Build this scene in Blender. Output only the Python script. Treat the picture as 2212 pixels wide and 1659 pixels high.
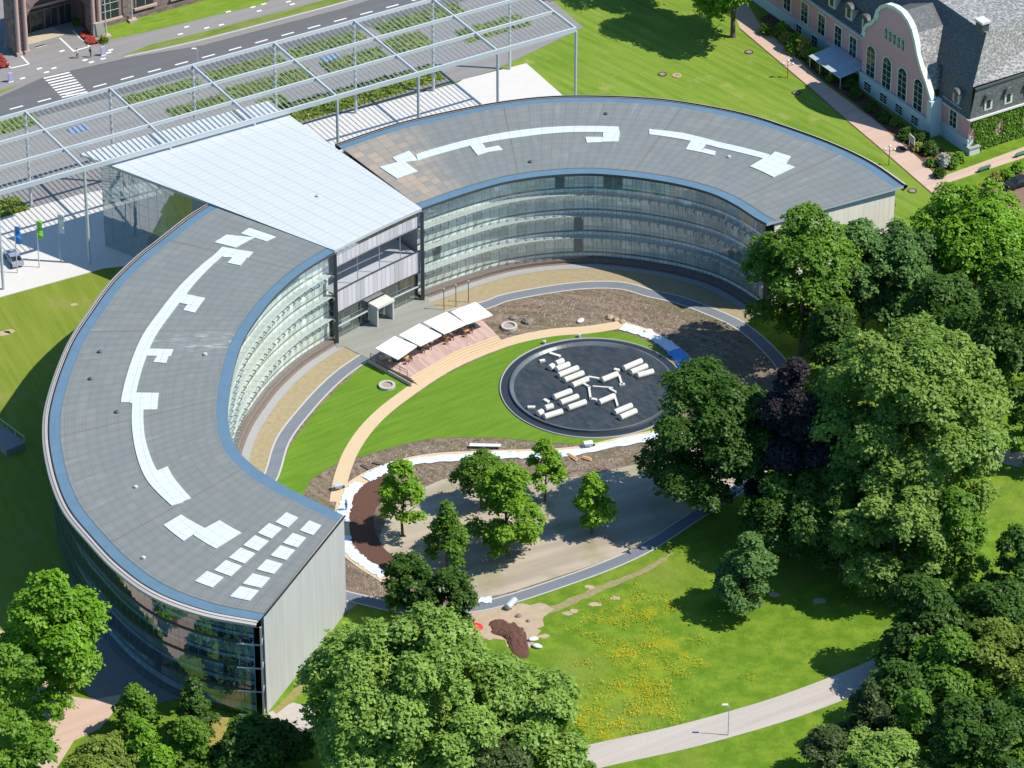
import bpy, bmesh, math, random
import numpy as np
from mathutils import Vector, Matrix
R = math.radians
for o in list(bpy.data.objects): bpy.data.objects.remove(o)
scn = bpy.context.scene
COL = scn.collection
# ------------------------------------------------------------------ camera, sky, sun, exposure
DIST, PITCH, FPX = 633.3, R(32.5), 9500.0
cam = bpy.data.cameras.new('camera'); camo = bpy.data.objects.new('camera', cam); COL.objects.link(camo)
CAM = np.array([0, -DIST * math.cos(PITCH), DIST * math.sin(PITCH)])
camo.location = CAM; camo.rotation_euler = (R(90) - PITCH, 0, 0)
cam.sensor_width = 36; cam.lens = 36 * FPX / 2212; cam.clip_start = 5; cam.clip_end = 6000
scn.camera = camo
SUN_EL, SUN_AZ = R(52), R(97.2)           # azimuth clockwise from +Y
w = bpy.data.worlds.new('World'); scn.world = w; w.use_nodes = True
sky = w.node_tree.nodes.new('ShaderNodeTexSky'); sky.sky_type = 'NISHITA'; sky.sun_disc = False
sky.sun_elevation = SUN_EL; sky.sun_rotation = SUN_AZ; sky.altitude = 100; sky.air_density = 1.0; sky.dust_density = 0.6; sky.ozone_density = 1.5
bg = w.node_tree.nodes['Background']; bg.inputs[1].default_value = 0.1
tn = w.node_tree.nodes.new('ShaderNodeMix'); tn.data_type = 'RGBA'; tn.blend_type = 'MULTIPLY'; tn.inputs[0].default_value = 1.0
tn.inputs[7].default_value = (0.74, 1.12, 1.34, 1)          # clear, cyan-blue summer sky
w.node_tree.links.new(sky.outputs[0], tn.inputs[6]); w.node_tree.links.new(tn.outputs[2], bg.inputs[0])
sl = bpy.data.lights.new('sun', 'SUN'); sl.energy = 4.9; sl.angle = R(0.53); sl.color = (1.0, 0.945, 0.85)
so = bpy.data.objects.new('sun', sl); COL.objects.link(so)
SDIR = Vector((math.sin(SUN_AZ) * math.cos(SUN_EL), math.cos(SUN_AZ) * math.cos(SUN_EL), math.sin(SUN_EL)))
so.rotation_euler = SDIR.to_track_quat('Z', 'Y').to_euler(); so.location = (60, -20, 120)
scn.view_settings.view_transform = 'Standard'; scn.view_settings.look = 'None'
scn.view_settings.exposure = 0.4; scn.view_settings.gamma = 1.0
scn.render.engine = 'CYCLES'
scn.cycles.transparent_max_bounces = 24; scn.cycles.max_bounces = 8

FW = np.array([0, math.cos(PITCH), -math.sin(PITCH)]); UP = np.array([0, math.sin(PITCH), math.cos(PITCH)])
def V(px, py, z=0.0):
    """survey helper: plan position of a point read off the air photo, given its height"""
    d = FW + np.array([1., 0, 0]) * (px - 1106) / FPX - UP * (py - 829.5) / FPX
    return CAM + d * (z - CAM[2]) / d[2]
def VP(pts, z=0.0): return np.array([V(x, y, z)[:2] for x, y in pts])
TILE = {'TL': (0, 0), 'TM': (737.33, 0), 'TR': (1474.67, 0), 'ML': (0, 553), 'MM': (737.33, 553), 'MR': (1474.67, 553),
        'BL': (0, 1106), 'BM': (737.33, 1106), 'BR': (1474.67, 1106)}
def T(tile, *pts):
    ox, oy = TILE[tile]; return [(ox + x / 3, oy + y / 3) for x, y in pts]
def T1(tile, x, y): return T(tile, (x, y))[0]

# ------------------------------------------------------------------ shader helper
class S:
    def __init__(s, m, k): s.m, s.k = m, k
    def __add__(s, o): return s.m.math('ADD', s, o)
    def __radd__(s, o): return s.m.math('ADD', o, s)
    def __sub__(s, o): return s.m.math('SUBTRACT', s, o)
    def __rsub__(s, o): return s.m.math('SUBTRACT', o, s)
    def __mul__(s, o): return s.m.math('MULTIPLY', s, o)
    def __rmul__(s, o): return s.m.math('MULTIPLY', o, s)
    def __truediv__(s, o): return s.m.math('DIVIDE', s, o)
    def __lt__(s, o): return s.m.math('LESS_THAN', s, o)
    def __gt__(s, o): return s.m.math('GREATER_THAN', s, o)
class M:
    def __init__(s, name):
        s.mat = bpy.data.materials.new(name); s.mat.use_nodes = True; s.nt = s.mat.node_tree; s.nt.nodes.clear()
        s.out = s.nt.nodes.new('ShaderNodeOutputMaterial')
    def n(s, t, **kw):
        x = s.nt.nodes.new(t)
        for k, v in kw.items(): setattr(x, k, v)
        return x
    def put(s, sock, v):
        if isinstance(v, S): s.nt.links.new(v.k, sock)
        elif v is not None:
            if isinstance(v, (tuple, list)) and len(v) == 3 and sock.type == 'RGBA': v = (*v, 1)
            sock.default_value = v
    def math(s, op, a, b=None, c=None):
        x = s.n('ShaderNodeMath', operation=op); s.put(x.inputs[0], a); s.put(x.inputs[1], b)
        if c is not None: s.put(x.inputs[2], c)
        return S(s, x.outputs[0])
    def fract(s, a): return s.math('FRACT', a)
    def floor(s, a): return s.math('FLOOR', a)
    def abs(s, a): return s.math('ABSOLUTE', a)
    def uv(s): return S(s, s.n('ShaderNodeUVMap').outputs[0])
    def pos(s): return S(s, s.n('ShaderNodeNewGeometry').outputs['Position'])
    def obj(s): return S(s, s.n('ShaderNodeTexCoord').outputs['Object'])
    def objrand(s): return S(s, s.n('ShaderNodeObjectInfo').outputs['Random'])
    def attr(s, a): return S(s, s.n('ShaderNodeAttribute', attribute_name=a).outputs['Fac'])
    def xyz(s, v):
        x = s.n('ShaderNodeSeparateXYZ'); s.put(x.inputs[0], v); return [S(s, o) for o in x.outputs]
    def comb(s, x, y, z=0.0):
        c = s.n('ShaderNodeCombineXYZ'); s.put(c.inputs[0], x); s.put(c.inputs[1], y); s.put(c.inputs[2], z); return S(s, c.outputs[0])
    def mapping(s, v, loc=(0, 0, 0), rot=(0, 0, 0), sc=(1, 1, 1), t='POINT'):
        if t == 'POINT' and any(rot) and sc != (1, 1, 1): v = s.mapping(v, rot=rot); rot = (0, 0, 0)
        x = s.n('ShaderNodeMapping', vector_type=t); s.put(x.inputs[0], v)
        x.inputs[1].default_value = loc; x.inputs[2].default_value = rot; x.inputs[3].default_value = sc
        return S(s, x.outputs[0])
    def noise(s, v, scale, detail=3.0, rough=0.55, dist=0.0):
        x = s.n('ShaderNodeTexNoise'); s.put(x.inputs['Vector'], v); x.inputs['Scale'].default_value = scale
        x.inputs['Detail'].default_value = detail; x.inputs['Roughness'].default_value = rough; x.inputs['Distortion'].default_value = dist
        return S(s, x.outputs[0])
    def white(s, v):
        x = s.n('ShaderNodeTexWhiteNoise', noise_dimensions='3D'); s.put(x.inputs['Vector'], v); return S(s, x.outputs[0])
    def voro(s, v, scale, feature='F1'):
        x = s.n('ShaderNodeTexVoronoi', feature=feature); s.put(x.inputs['Vector'], v); x.inputs['Scale'].default_value = scale
        return S(s, x.outputs['Distance'])
    def smooth(s, a, lo, hi):
        x = s.n('ShaderNodeMapRange', interpolation_type='SMOOTHSTEP'); s.put(x.inputs[0], a)
        x.inputs[1].default_value = lo; x.inputs[2].default_value = hi; return S(s, x.outputs[0])
    def mix(s, f, a, b):
        x = s.n('ShaderNodeMix', data_type='RGBA'); s.put(x.inputs[0], f); s.put(x.inputs[6], a); s.put(x.inputs[7], b)
        return S(s, x.outputs[2])
    def scale(s, c, f):
        x = s.n('ShaderNodeVectorMath', operation='SCALE'); s.put(x.inputs[0], c); s.put(x.inputs['Scale'], f); return S(s, x.outputs[0])
    def bump(s, h, strength=0.3, dist=0.1):
        x = s.n('ShaderNodeBump'); s.put(x.inputs['Height'], h); x.inputs['Strength'].default_value = strength; x.inputs['Distance'].default_value = dist
        return S(s, x.outputs[0])
    def bsdf(s, color, rough=0.7, metal=0.0, normal=None, spec=0.4):
        x = s.n('ShaderNodeBsdfPrincipled'); s.put(x.inputs['Base Color'], color); s.put(x.inputs['Roughness'], rough)
        s.put(x.inputs['Metallic'], metal); s.put(x.inputs['Specular IOR Level'], spec)
        if normal is not None: s.put(x.inputs['Normal'], normal)
        s.nt.links.new(x.outputs[0], s.out.inputs[0]); return s.mat

def plain(name, c, rough=0.6, metal=0.0, var=0.12, scale=1.5):
    m = M(name); f = m.noise(m.pos(), scale, 4)
    return m.bsdf(m.scale(c, 1 - var + 2 * var * f), rough, metal)
def grass_mat(name, c1, c2, c3, ang=0.0, stretch=(0.25, 1.6), big=0.06, dry=None, bumpy=0.5):
    m = M(name); p = m.pos()
    a = m.noise(m.mapping(p, rot=(0, 0, ang), sc=(stretch[0], stretch[1], 1)), 1.0, 4, 0.6)
    b = m.noise(p, big, 3); f = m.noise(p, 3.5, 3, 0.7)
    g = m.smooth(a * 0.68 + f * 0.32, 0.36, 0.64)
    c = m.mix(g, c1, c2); c = m.mix(m.smooth(b, 0.42, 0.66), c, m.mix(g, c3, c2))
    if dry is not None:
        d = m.noise(p, 0.16, 5, 0.65); c = m.mix(m.smooth(d, 0.55, 0.75) * 0.7, c, dry)
    return m.bsdf(c, 0.85, normal=m.bump(f, bumpy, 0.15), spec=0.15)

MT = {}
MT['meadow'] = None
def meadow():
    m = M('meadow_grass'); p = m.pos()
    f = m.noise(p, 2.6, 4, 0.7); a = m.noise(p, 0.35, 5, 0.65); b = m.noise(p, 0.055, 3)
    c = m.mix(m.smooth(a, 0.35, 0.68), (0.085, 0.165, 0.01), (0.16, 0.24, 0.02))
    c = m.mix(m.smooth(b, 0.5, 0.7) * 0.5, c, (0.19, 0.22, 0.04))
    c = m.mix(m.smooth(f, 0.5, 0.75) * 0.5, c, (0.155, 0.23, 0.03)); c = m.mix(m.smooth(m.noise(p, 0.8, 6, 0.75), 0.54, 0.7) * 0.4, c, (0.22, 0.25, 0.05)); c = m.mix(m.smooth(m.noise(m.mapping(p, loc=(31, 7, 0)), 0.6, 6, 0.75), 0.55, 0.72) * 0.55, c, (0.055, 0.125, 0.01))
    # buttercup patches of the meadow
    tot = None
    for (x, y, r) in ((1385, 1318, 4.2), (1345, 1412, 4.2), (1375, 1490, 4.8), (1270, 1540, 5), (1420, 1520, 4), (1330, 1330, 3), (1400, 1440, 4.5), (1480, 1425, 3.5), (1310, 1580, 5), (1440, 1390, 4)):
        q = V(x, y); d = m.n('ShaderNodeVectorMath', operation='DISTANCE'); m.put(d.inputs[0], p); d.inputs[1].default_value = q
        k = 1 - m.smooth(S(m, d.outputs['Value']), r * 0.1, r * 1.5); tot = k if tot is None else m.math('MAXIMUM', tot, k)
    pat = m.smooth(m.noise(p, 0.45, 6, 0.75) * 0.65 + m.noise(p, 2.2, 5, 0.75) * 0.35 + tot * 0.13, 0.56, 0.74)
    c = m.mix(pat * 0.62 * m.smooth(tot, 0.02, 0.5), c, (0.34, 0.29, 0.012))
    return m.bsdf(c, 0.9, normal=m.bump(f, 0.6, 0.2), spec=0.12)
MT['meadow'] = meadow()
MT['lawn'] = grass_mat('courtyard_lawn_grass', (0.085, 0.172, 0.012), (0.122, 0.218, 0.02), (0.105, 0.19, 0.014), R(-35), (0.12, 1.0), bumpy=0.3)
MT['lawn_back'] = grass_mat('mown_grass', (0.105, 0.185, 0.014), (0.18, 0.255, 0.035), (0.14, 0.21, 0.022), R(46), (0.07, 0.9), 0.09, (0.3, 0.285, 0.095))
MT['lawn_west'] = grass_mat('olive_grass', (0.13, 0.18, 0.018), (0.18, 0.22, 0.03), (0.16, 0.19, 0.025), R(68), (0.07, 0.9), 0.08, (0.24, 0.21, 0.075))
MT['verge'] = grass_mat('verge_grass', (0.1, 0.16, 0.02), (0.18, 0.22, 0.05), (0.15, 0.19, 0.04), R(-30), (0.2, 1), 0.2, (0.25, 0.22, 0.1))
MT['street_lawn'] = grass_mat('street_lawn_grass', (0.11, 0.19, 0.014), (0.17, 0.25, 0.03), (0.14, 0.21, 0.022), R(-30), (0.3, 1), 0.1)
def asphalt(name, c, lane=False):
    m = M(name); p = m.pos(); f = m.noise(p, 4, 5, 0.7); b = m.noise(m.mapping(p, rot=(0, 0, R(-31)), sc=(0.03, 0.8, 1)), 1, 3)
    return m.bsdf(m.scale(c, 0.62 + 0.4 * f + 0.38 * b), 0.85, spec=0.25)
MT['road'] = asphalt('road_asphalt', (0.115, 0.115, 0.12))
MT['pavement'] = asphalt('grey_paving', (0.215, 0.205, 0.2))
MT['ring_path'] = asphalt('blue_grey_paving', (0.15, 0.165, 0.19))
MT['service'] = asphalt('service_paving', (0.19, 0.185, 0.18))
MT['terrace'] = asphalt('terrace_paving', (0.235, 0.235, 0.205))
MT['park_path'] = asphalt('pale_gravel_path', (0.4, 0.355, 0.315))
MT['pink_path'] = asphalt('pink_gravel_path', (0.47, 0.335, 0.265))
MT['plaza'] = plain('white_granite', (0.53, 0.505, 0.475), 0.7, var=0.06, scale=0.8)
MT['apron'] = plain('sand_cobbles', (0.42, 0.355, 0.265), 0.8, var=0.1, scale=2)
MT['kerb'] = plain('pale_kerb', (0.42, 0.4, 0.37), 0.7)
MT['paint'] = plain('road_paint', (0.68, 0.67, 0.64), 0.6, var=0.1, scale=6)
MT['beige_path'] = plain('beige_concrete', (0.53, 0.395, 0.25), 0.75, var=0.06)
MT['sheet'] = plain('white_plastic_sheet', (0.58, 0.63, 0.7), 0.35, var=0.1, scale=1.2)
MT['edge_orange'] = plain('orange_formwork', (0.5, 0.3, 0.15), 0.7)
MT['tan'] = plain('tan_gravel', (0.29, 0.232, 0.135), 0.9, var=0.3, scale=1.4)
MT['dark_strip'] = plain('drain_gravel', (0.17, 0.135, 0.115), 0.9, var=0.2)
MT['strip_pale'] = plain('pale_strip_paving', (0.29, 0.285, 0.28), 0.8)
def soil_mat():
    m = M('bare_soil'); wp = m.pos()
    wob = m.noise(wp, .35, 4); p = m.mapping(wp, loc=(2.0, -11.5, 0), rot=(0, 0, R(-26)), sc=(51, 40, 1), t='TEXTURE')
    x, y, z = m.xyz(p); r = m.math('SQRT', x * x + y * y) + (wob - .5) * .05; a = m.math('ARCTAN2', y, x)
    rows = m.noise(m.comb(a * 5.0, r * 44.0), 1.0, 6, 0.72); lump = m.noise(wp, 1.3, 7, 0.78); big = m.noise(wp, .16, 4, .6)
    weeds = m.smooth(m.noise(m.comb(a * 2.0, r * 13.0, 3.0), 1.0, 5, .7) * .7 + lump * .3, 0.5, 0.62)
    c = m.mix(m.smooth(lump * 0.55 + rows * 0.45, 0.36, 0.64), (0.12, 0.085, 0.06), (0.385, 0.3, 0.23)); c = m.mix(m.smooth(big, .45, .65) * .5, c, (0.2, 0.15, 0.115))
    c = m.mix(weeds * 0.6, c, (0.155, 0.17, 0.06))
    return m.bsdf(c, 0.95, normal=m.bump(lump, 1.0, 0.6), spec=0.1)
MT['soil'] = soil_mat()
MT['mulch'] = plain('reddish_mulch', (0.1, 0.046, 0.032), 0.95, var=0.35, scale=2.5)
def gravel_mat():
    m = M('sandy_gravel'); p = m.pos(); f = m.noise(p, 3.5, 5, 0.7); b = m.noise(m.mapping(p, rot=(0, 0, R(-24)), sc=(0.05, 0.35, 1)), 1, 4)
    c = m.mix(m.smooth(b, 0.35, 0.65), (0.305, 0.255, 0.2), (0.395, 0.335, 0.265)); c = m.mix(m.smooth(f, 0.5, 0.8) * 0.5, c, (0.23, 0.2, 0.145))
    g = m.smooth(m.noise(p, 0.12, 4), 0.52, 0.66); c = m.mix(g * 0.5, c, (0.2, 0.205, 0.085))
    return m.bsdf(c, 0.95, spec=0.1)
MT['gravel'] = gravel_mat()
MT['dirt'] = plain('dry_dirt', (0.38, 0.29, 0.2), 0.95, var=0.28, scale=0.9)
MT['hedge_bed'] = None

# ------------------------------------------------------------------ mesh helpers
class MB:
    def __init__(s): s.v = []; s.f = []; s.uv = []; s.mi = []
    def add(s, vs, fs, uvs=None, mi=0):
        b = len(s.v); s.v += [tuple(map(float, x)) for x in vs]
        for i, f in enumerate(fs):
            s.f.append(tuple(b + j for j in f)); s.mi.append(mi)
            s.uv.append([uvs[j] for j in f] if uvs is not None else [(0, 0)] * len(f))
        return s
    def box(s, c, size, rz=0.0, mi=0, taper=1.0):
        hx, hy, hz = size[0] / 2, size[1] / 2, size[2] / 2; ca, sa = math.cos(rz), math.sin(rz); vs = []
        for z in (-1, 1):
            k = taper if z > 0 else 1
            for x, y in ((-1, -1), (1, -1), (1, 1), (-1, 1)):
                X, Y = x * hx * k, y * hy * k; vs.append((c[0] + X * ca - Y * sa, c[1] + X * sa + Y * ca, c[2] + z * hz))
        return s.add(vs, [(0, 3, 2, 1), (4, 5, 6, 7), (0, 1, 5, 4), (1, 2, 6, 5), (2, 3, 7, 6), (3, 0, 4, 7)], mi=mi)
    def bar(s, a, b, wx, wz, mi=0):
        a, b = Vector(a), Vector(b); d = (b - a).normalized(); up = Vector((0, 0, 1)) if abs(d.z) < 0.95 else Vector((0, 1, 0))
        x = d.cross(up).normalized(); y = x.cross(d).normalized(); vs = []
        for p in (a, b):
            for i, j in ((-1, -1), (1, -1), (1, 1), (-1, 1)): vs.append(p + x * i * wx / 2 + y * j * wz / 2)
        return s.add(vs, [(0, 1, 2, 3), (7, 6, 5, 4), (0, 4, 5, 1), (1, 5, 6, 2), (2, 6, 7, 3), (3, 7, 4, 0)], mi=mi)
    def tube(s, pts, rad, n=8, caps=True, mi=0):
        pts = [Vector(p) for p in pts]; rad = rad if isinstance(rad, (list, tuple)) else [rad] * len(pts); vs = []; fs = []
        for i, p in enumerate(pts):
            d = (pts[min(i + 1, len(pts) - 1)] - pts[max(i - 1, 0)]).normalized(); u = Vector((0, 0, 1)) if abs(d.z) < 0.9 else Vector((1, 0, 0))
            x = d.cross(u).normalized(); y = x.cross(d)
            for k in range(n): a = 2 * math.pi * k / n; vs.append(p + (x * math.cos(a) + y * math.sin(a)) * rad[i])
        for i in range(len(pts) - 1):
            for k in range(n): fs.append((i * n + k, i * n + (k + 1) % n, (i + 1) * n + (k + 1) % n, (i + 1) * n + k))
        if caps: fs.append(tuple(range(n))); fs.append(tuple((len(pts) - 1) * n + k for k in reversed(range(n))))
        return s.add(vs, fs, mi=mi)
    def lathe(s, prof, c=(0, 0, 0), n=24, mi=0, close=False):
        vs = []; fs = []; m = len(prof)
        for r, z in prof:
            for k in range(n): a = 2 * math.pi * k / n; vs.append((c[0] + r * math.cos(a), c[1] + r * math.sin(a), c[2] + z))
        for i in range(m if close else m - 1):
            for k in range(n): j = (i + 1) % m; fs.append((i * n + k, i * n + (k + 1) % n, j * n + (k + 1) % n, j * n + k))
        return s.add(vs, fs, mi=mi)
    def poly(s, pts, z, uvs=None, mi=0):
        return s.add([(p[0], p[1], z) for p in pts], [tuple(range(len(pts)))], uvs, mi)
    def prism(s, pts, z0, z1, mi=0):
        pts = ccw(pts); n = len(pts); vs = [(p[0], p[1], z0) for p in pts] + [(p[0], p[1], z1) for p in pts]
        return s.add(vs, [tuple(range(n, 2 * n)), tuple(reversed(range(n)))] + [(i, (i + 1) % n, n + (i + 1) % n, n + i) for i in range(n)], mi=mi)
    def loft(s, A, B, uA=None, uB=None, close=False, mi=0):
        n = len(A); uv = None
        if uA is not None: uv = list(uA) + list(uB)
        return s.add(list(A) + list(B), [(i, (i + 1) % n, n + (i + 1) % n, n + i) for i in range(n if close else n - 1)], uv, mi)
    def build(s, name, mats, parent=None, smooth=False):
        me = bpy.data.meshes.new(name); me.from_pydata(s.v, [], s.f)
        for m in (mats if isinstance(mats, (list, tuple)) else [mats]): me.materials.append(m)
        ul = me.uv_layers.new(name='UVMap')
        flat = np.array([c for f in s.uv for u in f for c in u], dtype=np.float32); ul.data.foreach_set('uv', flat)
        me.polygons.foreach_set('material_index', np.array(s.mi, dtype=np.int32))
        if smooth: me.polygons.foreach_set('use_smooth', np.ones(len(s.f), dtype=bool))
        me.update(); o = bpy.data.objects.new(name, me); COL.objects.link(o)
        if parent: o.parent = parent
        return o
def ccw(p):
    a = sum(p[i][0] * p[(i + 1) % len(p)][1] - p[(i + 1) % len(p)][0] * p[i][1] for i in range(len(p)))
    return list(p) if a > 0 else list(p)[::-1]
def tag(o, label, cat, group=None):
    o['label'] = label; o['category'] = cat
    if group: o['group'] = group
    return o
def thing(name, label, cat, loc=(0, 0, 0), rz=0.0, group=None):
    o = bpy.data.objects.new(name, None); COL.objects.link(o); o.location = loc; o.rotation_euler = (0, 0, rz)
    return tag(o, label, cat, group)
def struct(o, kind='structure'): o['kind'] = kind; return o
def copy_tree(o, parent=None):
    c = o.copy(); COL.objects.link(c)
    if parent: c.parent = parent
    for ch in [x for x in o.children]: copy_tree(ch, c)
    return c
def cr(P, n=8, closed=False):
    """Catmull-Rom through plan points"""
    P = [np.array(p, float) for p in P]; N = len(P); out = []
    for i in range(N if closed else N - 1):
        g = (lambda k: P[k % N]) if closed else (lambda k: P[k] if 0 <= k < N else (2 * P[0] - P[1] if k < 0 else 2 * P[-1] - P[-2]))
        a, b, c, d = g(i - 1), g(i), g(i + 1), g(i + 2)
        for k in range(n):
            t = k / n; out.append(0.5 * (2 * b + (c - a) * t + (2 * a - 5 * b + 4 * c - d) * t * t + (3 * b - a - 3 * c + d) * t ** 3))
    if not closed: out.append(P[-1])
    return np.array(out)
def resample(C, n):
    L = np.r_[0, np.cumsum(np.linalg.norm(np.diff(C, axis=0), axis=1))]; t = np.linspace(0, L[-1], n)
    return np.c_[np.interp(t, L, C[:, 0]), np.interp(t, L, C[:, 1])], L[-1]
def normals(C, closed=False):
    if closed: d = np.roll(C, -1, 0) - np.roll(C, 1, 0)
    else: d = np.gradient(C, axis=0)
    d /= np.linalg.norm(d, axis=1)[:, None] + 1e-9; return np.c_[-d[:, 1], d[:, 0]]
def sheet(name, pts, z, mat, smooth=0, closed=True):
    P = cr(pts, smooth, True) if smooth else np.array(pts)
    return struct(MB().poly(ccw([tuple(p[:2]) for p in P]), z).build(name, mat))
def slab(name, pts, z0, z1, mat, smooth=0):
    P = cr(pts, smooth, True) if smooth else np.array(pts)
    return struct(MB().prism([tuple(p[:2]) for p in P], z0, z1).build(name, mat))
def ribbon(name, C, wd, z, mat, closed=False, off=0.0):
    nn = normals(C, closed); A = C + nn * (off + wd / 2); B = C + nn * (off - wd / 2)
    A3 = [(p[0], p[1], z) for p in A]; B3 = [(p[0], p[1], z) for p in B]
    return struct(MB().loft(B3, A3, close=closed).build(name, mat))
def jag(pts, amp, n=6, seed=1):
    rng = random.Random(seed); P = cr(pts, n, True); return [(p[0] + rng.uniform(-amp, amp), p[1] + rng.uniform(-amp, amp)) for p in P]

# ------------------------------------------------------------------ ground sheets
sheet('ground', [(-2500, -2500), (2500, -2500), (2500, 2500), (-2500, 2500)], 0.0, MT['meadow'])
sheet('back_lawn', VP([(1080, 100), (1180, -120), (1700, -160), (1640, 40), (1755, 193), (1810, 240), (2025, 425), (2060, 520), (1990, 640), (1500, 480), (1250, 330), (1100, 300)]), 0.01, MT['lawn_back'])
sheet('west_lawn', VP([(-200, 700), (235, 575), (320, 640), (260, 900), (240, 1250), (-50, 1380), (-300, 1450)]), 0.01, MT['lawn_west'])
# street side
slab('pavement', VP([(-300, 330), (-300, 40), (200, -60), (700, -160), (1300, -310), (1300, -100), (1000, -62), (737, 20), (433, 100), (288, 124), (152, 154), (93, 168), (0, 210), (-100, 262)]), 0.02, 0.12, MT['pavement'])
sheet('road', VP([(-320, 345), (-100, 262), (0, 210), (93, 168), (152, 154), (288, 124), (433, 100), (737, 20), (1000, -62), (1300, -150), (1300, -60), (1000, 4), (860, 44), (627, 106), (313, 192), (83, 254), (-100, 306), (-320, 370)]), 0.016, MT['road'])
slab('forecourt', VP([(-320, 362), (-100, 306), (83, 254), (313, 192), (627, 106), (860, 44), (1000, 4), (1150, -36), (1260, 60), (1067, 153), (1000, 173), (662, 268), (400, 380), (177, 420), (-60, 487), (-320, 560)]), 0.0, 0.12, MT['pavement'])
slab('entrance_plaza', VP([(-320, 560), (-60, 487), (177, 420), (400, 380), (662, 268), (990, 180), (1000, 173), (1137, 138), (1214, 206), (1216, 290), (720, 430), (420, 560), (228, 580), (0, 643), (-320, 735)]), 0.0, 0.126, MT['plaza'])
sheet('portal_apron', VP([(12, 63), (60, 56), (108, 55), (131, 72), (141, 76), (80, 93), (20, 107), (8, 106)]), 0.128, MT['apron'])
sheet('street_lawn', VP([(213, 48), (333, 14), (470, -40), (700, -60), (567, 10), (333, 67), (240, 87), (215, 82), (200, 73)]), 0.128, MT['street_lawn'])
sheet('planting_border', VP(T('TL', (600, 110), (1000, 25), (1250, -40), (1220, -60), (980, 5), (620, 95)) + []), 0.129, MT['apron'])
sheet('grass_verge', VP([(262, 122), (330, 96), (433, 72), (737, -8), (1000, -80), (1000, -66), (737, 6), (433, 86)]), 0.128, MT['verge'])
sheet('verge_corner', VP([(-100, 225), (0, 196), (28, 188), (40, 186), (0, 204), (-100, 250)]), 0.128, MT['verge'])
for k, pp in enumerate(([(270, 124), (433, 88), (737, 8), (1000, -64)],)):
    ribbon('kerb', cr(VP(pp), 10), 0.35, 0.132, MT['kerb'])
# markings
def strip(px, wd, z, mb, ext=0.0):
    a, b = V(*px[0]), V(*px[1]); mb.bar((a[0], a[1], z), (b[0], b[1], z), wd, 0.004)
mb = MB()
dl = [(-100, 270), (0, 242), (83, 220), (233, 180), (313, 158), (473, 115), (627, 72), (777, 32), (860, 10), (1000, -28)]
dc = cr(VP(dl), 20); dc, L = resample(dc, 400)
per = int(400 * 5.1 / L); 
for i in range(0, 399 - per, per):
    seg = dc[i:i + int(per * 0.56)]; 
    mb.bar((*seg[0], 0.024), (*seg[-1], 0.024), 0.32, 0.004)
l0, l1, r0, r1 = (93, 168), (137, 214), (149, 155), (192, 202)
for k in range(9):
    t = (k + 0.3) / 9
    strip([(l0[0] + (l1[0] - l0[0]) * t, l0[1] + (l1[1] - l0[1]) * t), (r0[0] + (r1[0] - r0[0]) * t, r0[1] + (r1[1] - r0[1]) * t)], 0.42, 0.023, mb)
struct(mb.build('road_markings', MT['paint']))
mb = MB()
Z4 = lambda x, y: (x * 0.1458, y * 0.1458)
for a, b in (((885, 570), (1100, 775)), ((1100, 762), (1310, 705)), ((225, 740), (430, 960)), ((430, 960), (165, 1020)), ((1075, 460), (1330, 700)), ((0, 800), (150, 1010))):
    strip([Z4(*a), Z4(*b)], 0.3, 0.134, mb)
for x, y in ((585, 1025), (690, 1080), (800, 1020), (920, 765), (1260, 900), (1355, 930), (335, 1170), (1640, 750), (1610, 790), (1530, 880)):
    q = V(*Z4(x, y)); mb.box((q[0], q[1], 0.134), (0.9, 0.45, 0.004), R(31))
for x, y in ((1210, 178), (1340, 185), (1435, 165), (1640, 50), (1710, 30), (1680, 75), (1480, 80), (1870, 15), (1895, 32), (1170, 225)):
    q = V(*T1('TL', x, y)); mb.box((q[0], q[1], 0.134), (0.9, 0.4, 0.004), R(31))
struct(mb.build('pavement_markings', MT['paint']))
# villa paths
sheet('villa_path', VP([(1560, -40), (1598, 60), (1755, 193), (1808, 240), (1900, 318), (2021, 423), (2080, 480), (2130, 470), (2060, 410), (2041, 397), (1970, 328), (1895, 263), (1808, 200), (1765, 167), (1635, 43), (1590, -40)]), 0.02, MT['pink_path'])
sheet('garden_side_path', VP([(2022, 386), (2115, 353), (2212, 317), (2330, 275), (2330, 298), (2212, 341), (2120, 371), (2046, 396)]), 0.024, MT['pink_path'])
mb = MB()
for C in ([(1598, 62), (1755, 195), (1808, 242), (1900, 320), (2021, 425)], [(1635, 43), (1765, 167), (1808, 200), (1895, 263), (1970, 328), (2020, 372)]):
    c = VP(C)
    for i in range(len(c) - 1): mb.bar((*c[i], 0.05), (*c[i + 1], 0.05), 0.14, 0.1)
struct(mb.build('path_edging', plain('clay_edging', (0.22, 0.11, 0.075), 0.8)))
sheet('villa_bed', VP([(1640, 40), (1770, 165), (1895, 260), (2030, 378), (2080, 345), (1990, 300), (1860, 195), (1720, 60), (1680, 20)]), 0.012, MT['mulch'])
sheet('rose_bed', VP([(2085, 430), (2150, 385), (2330, 325), (2330, 460), (2150, 470)]), 0.014, plain('garden_soil', (0.2, 0.12, 0.085), 0.95, var=0.3))
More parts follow.
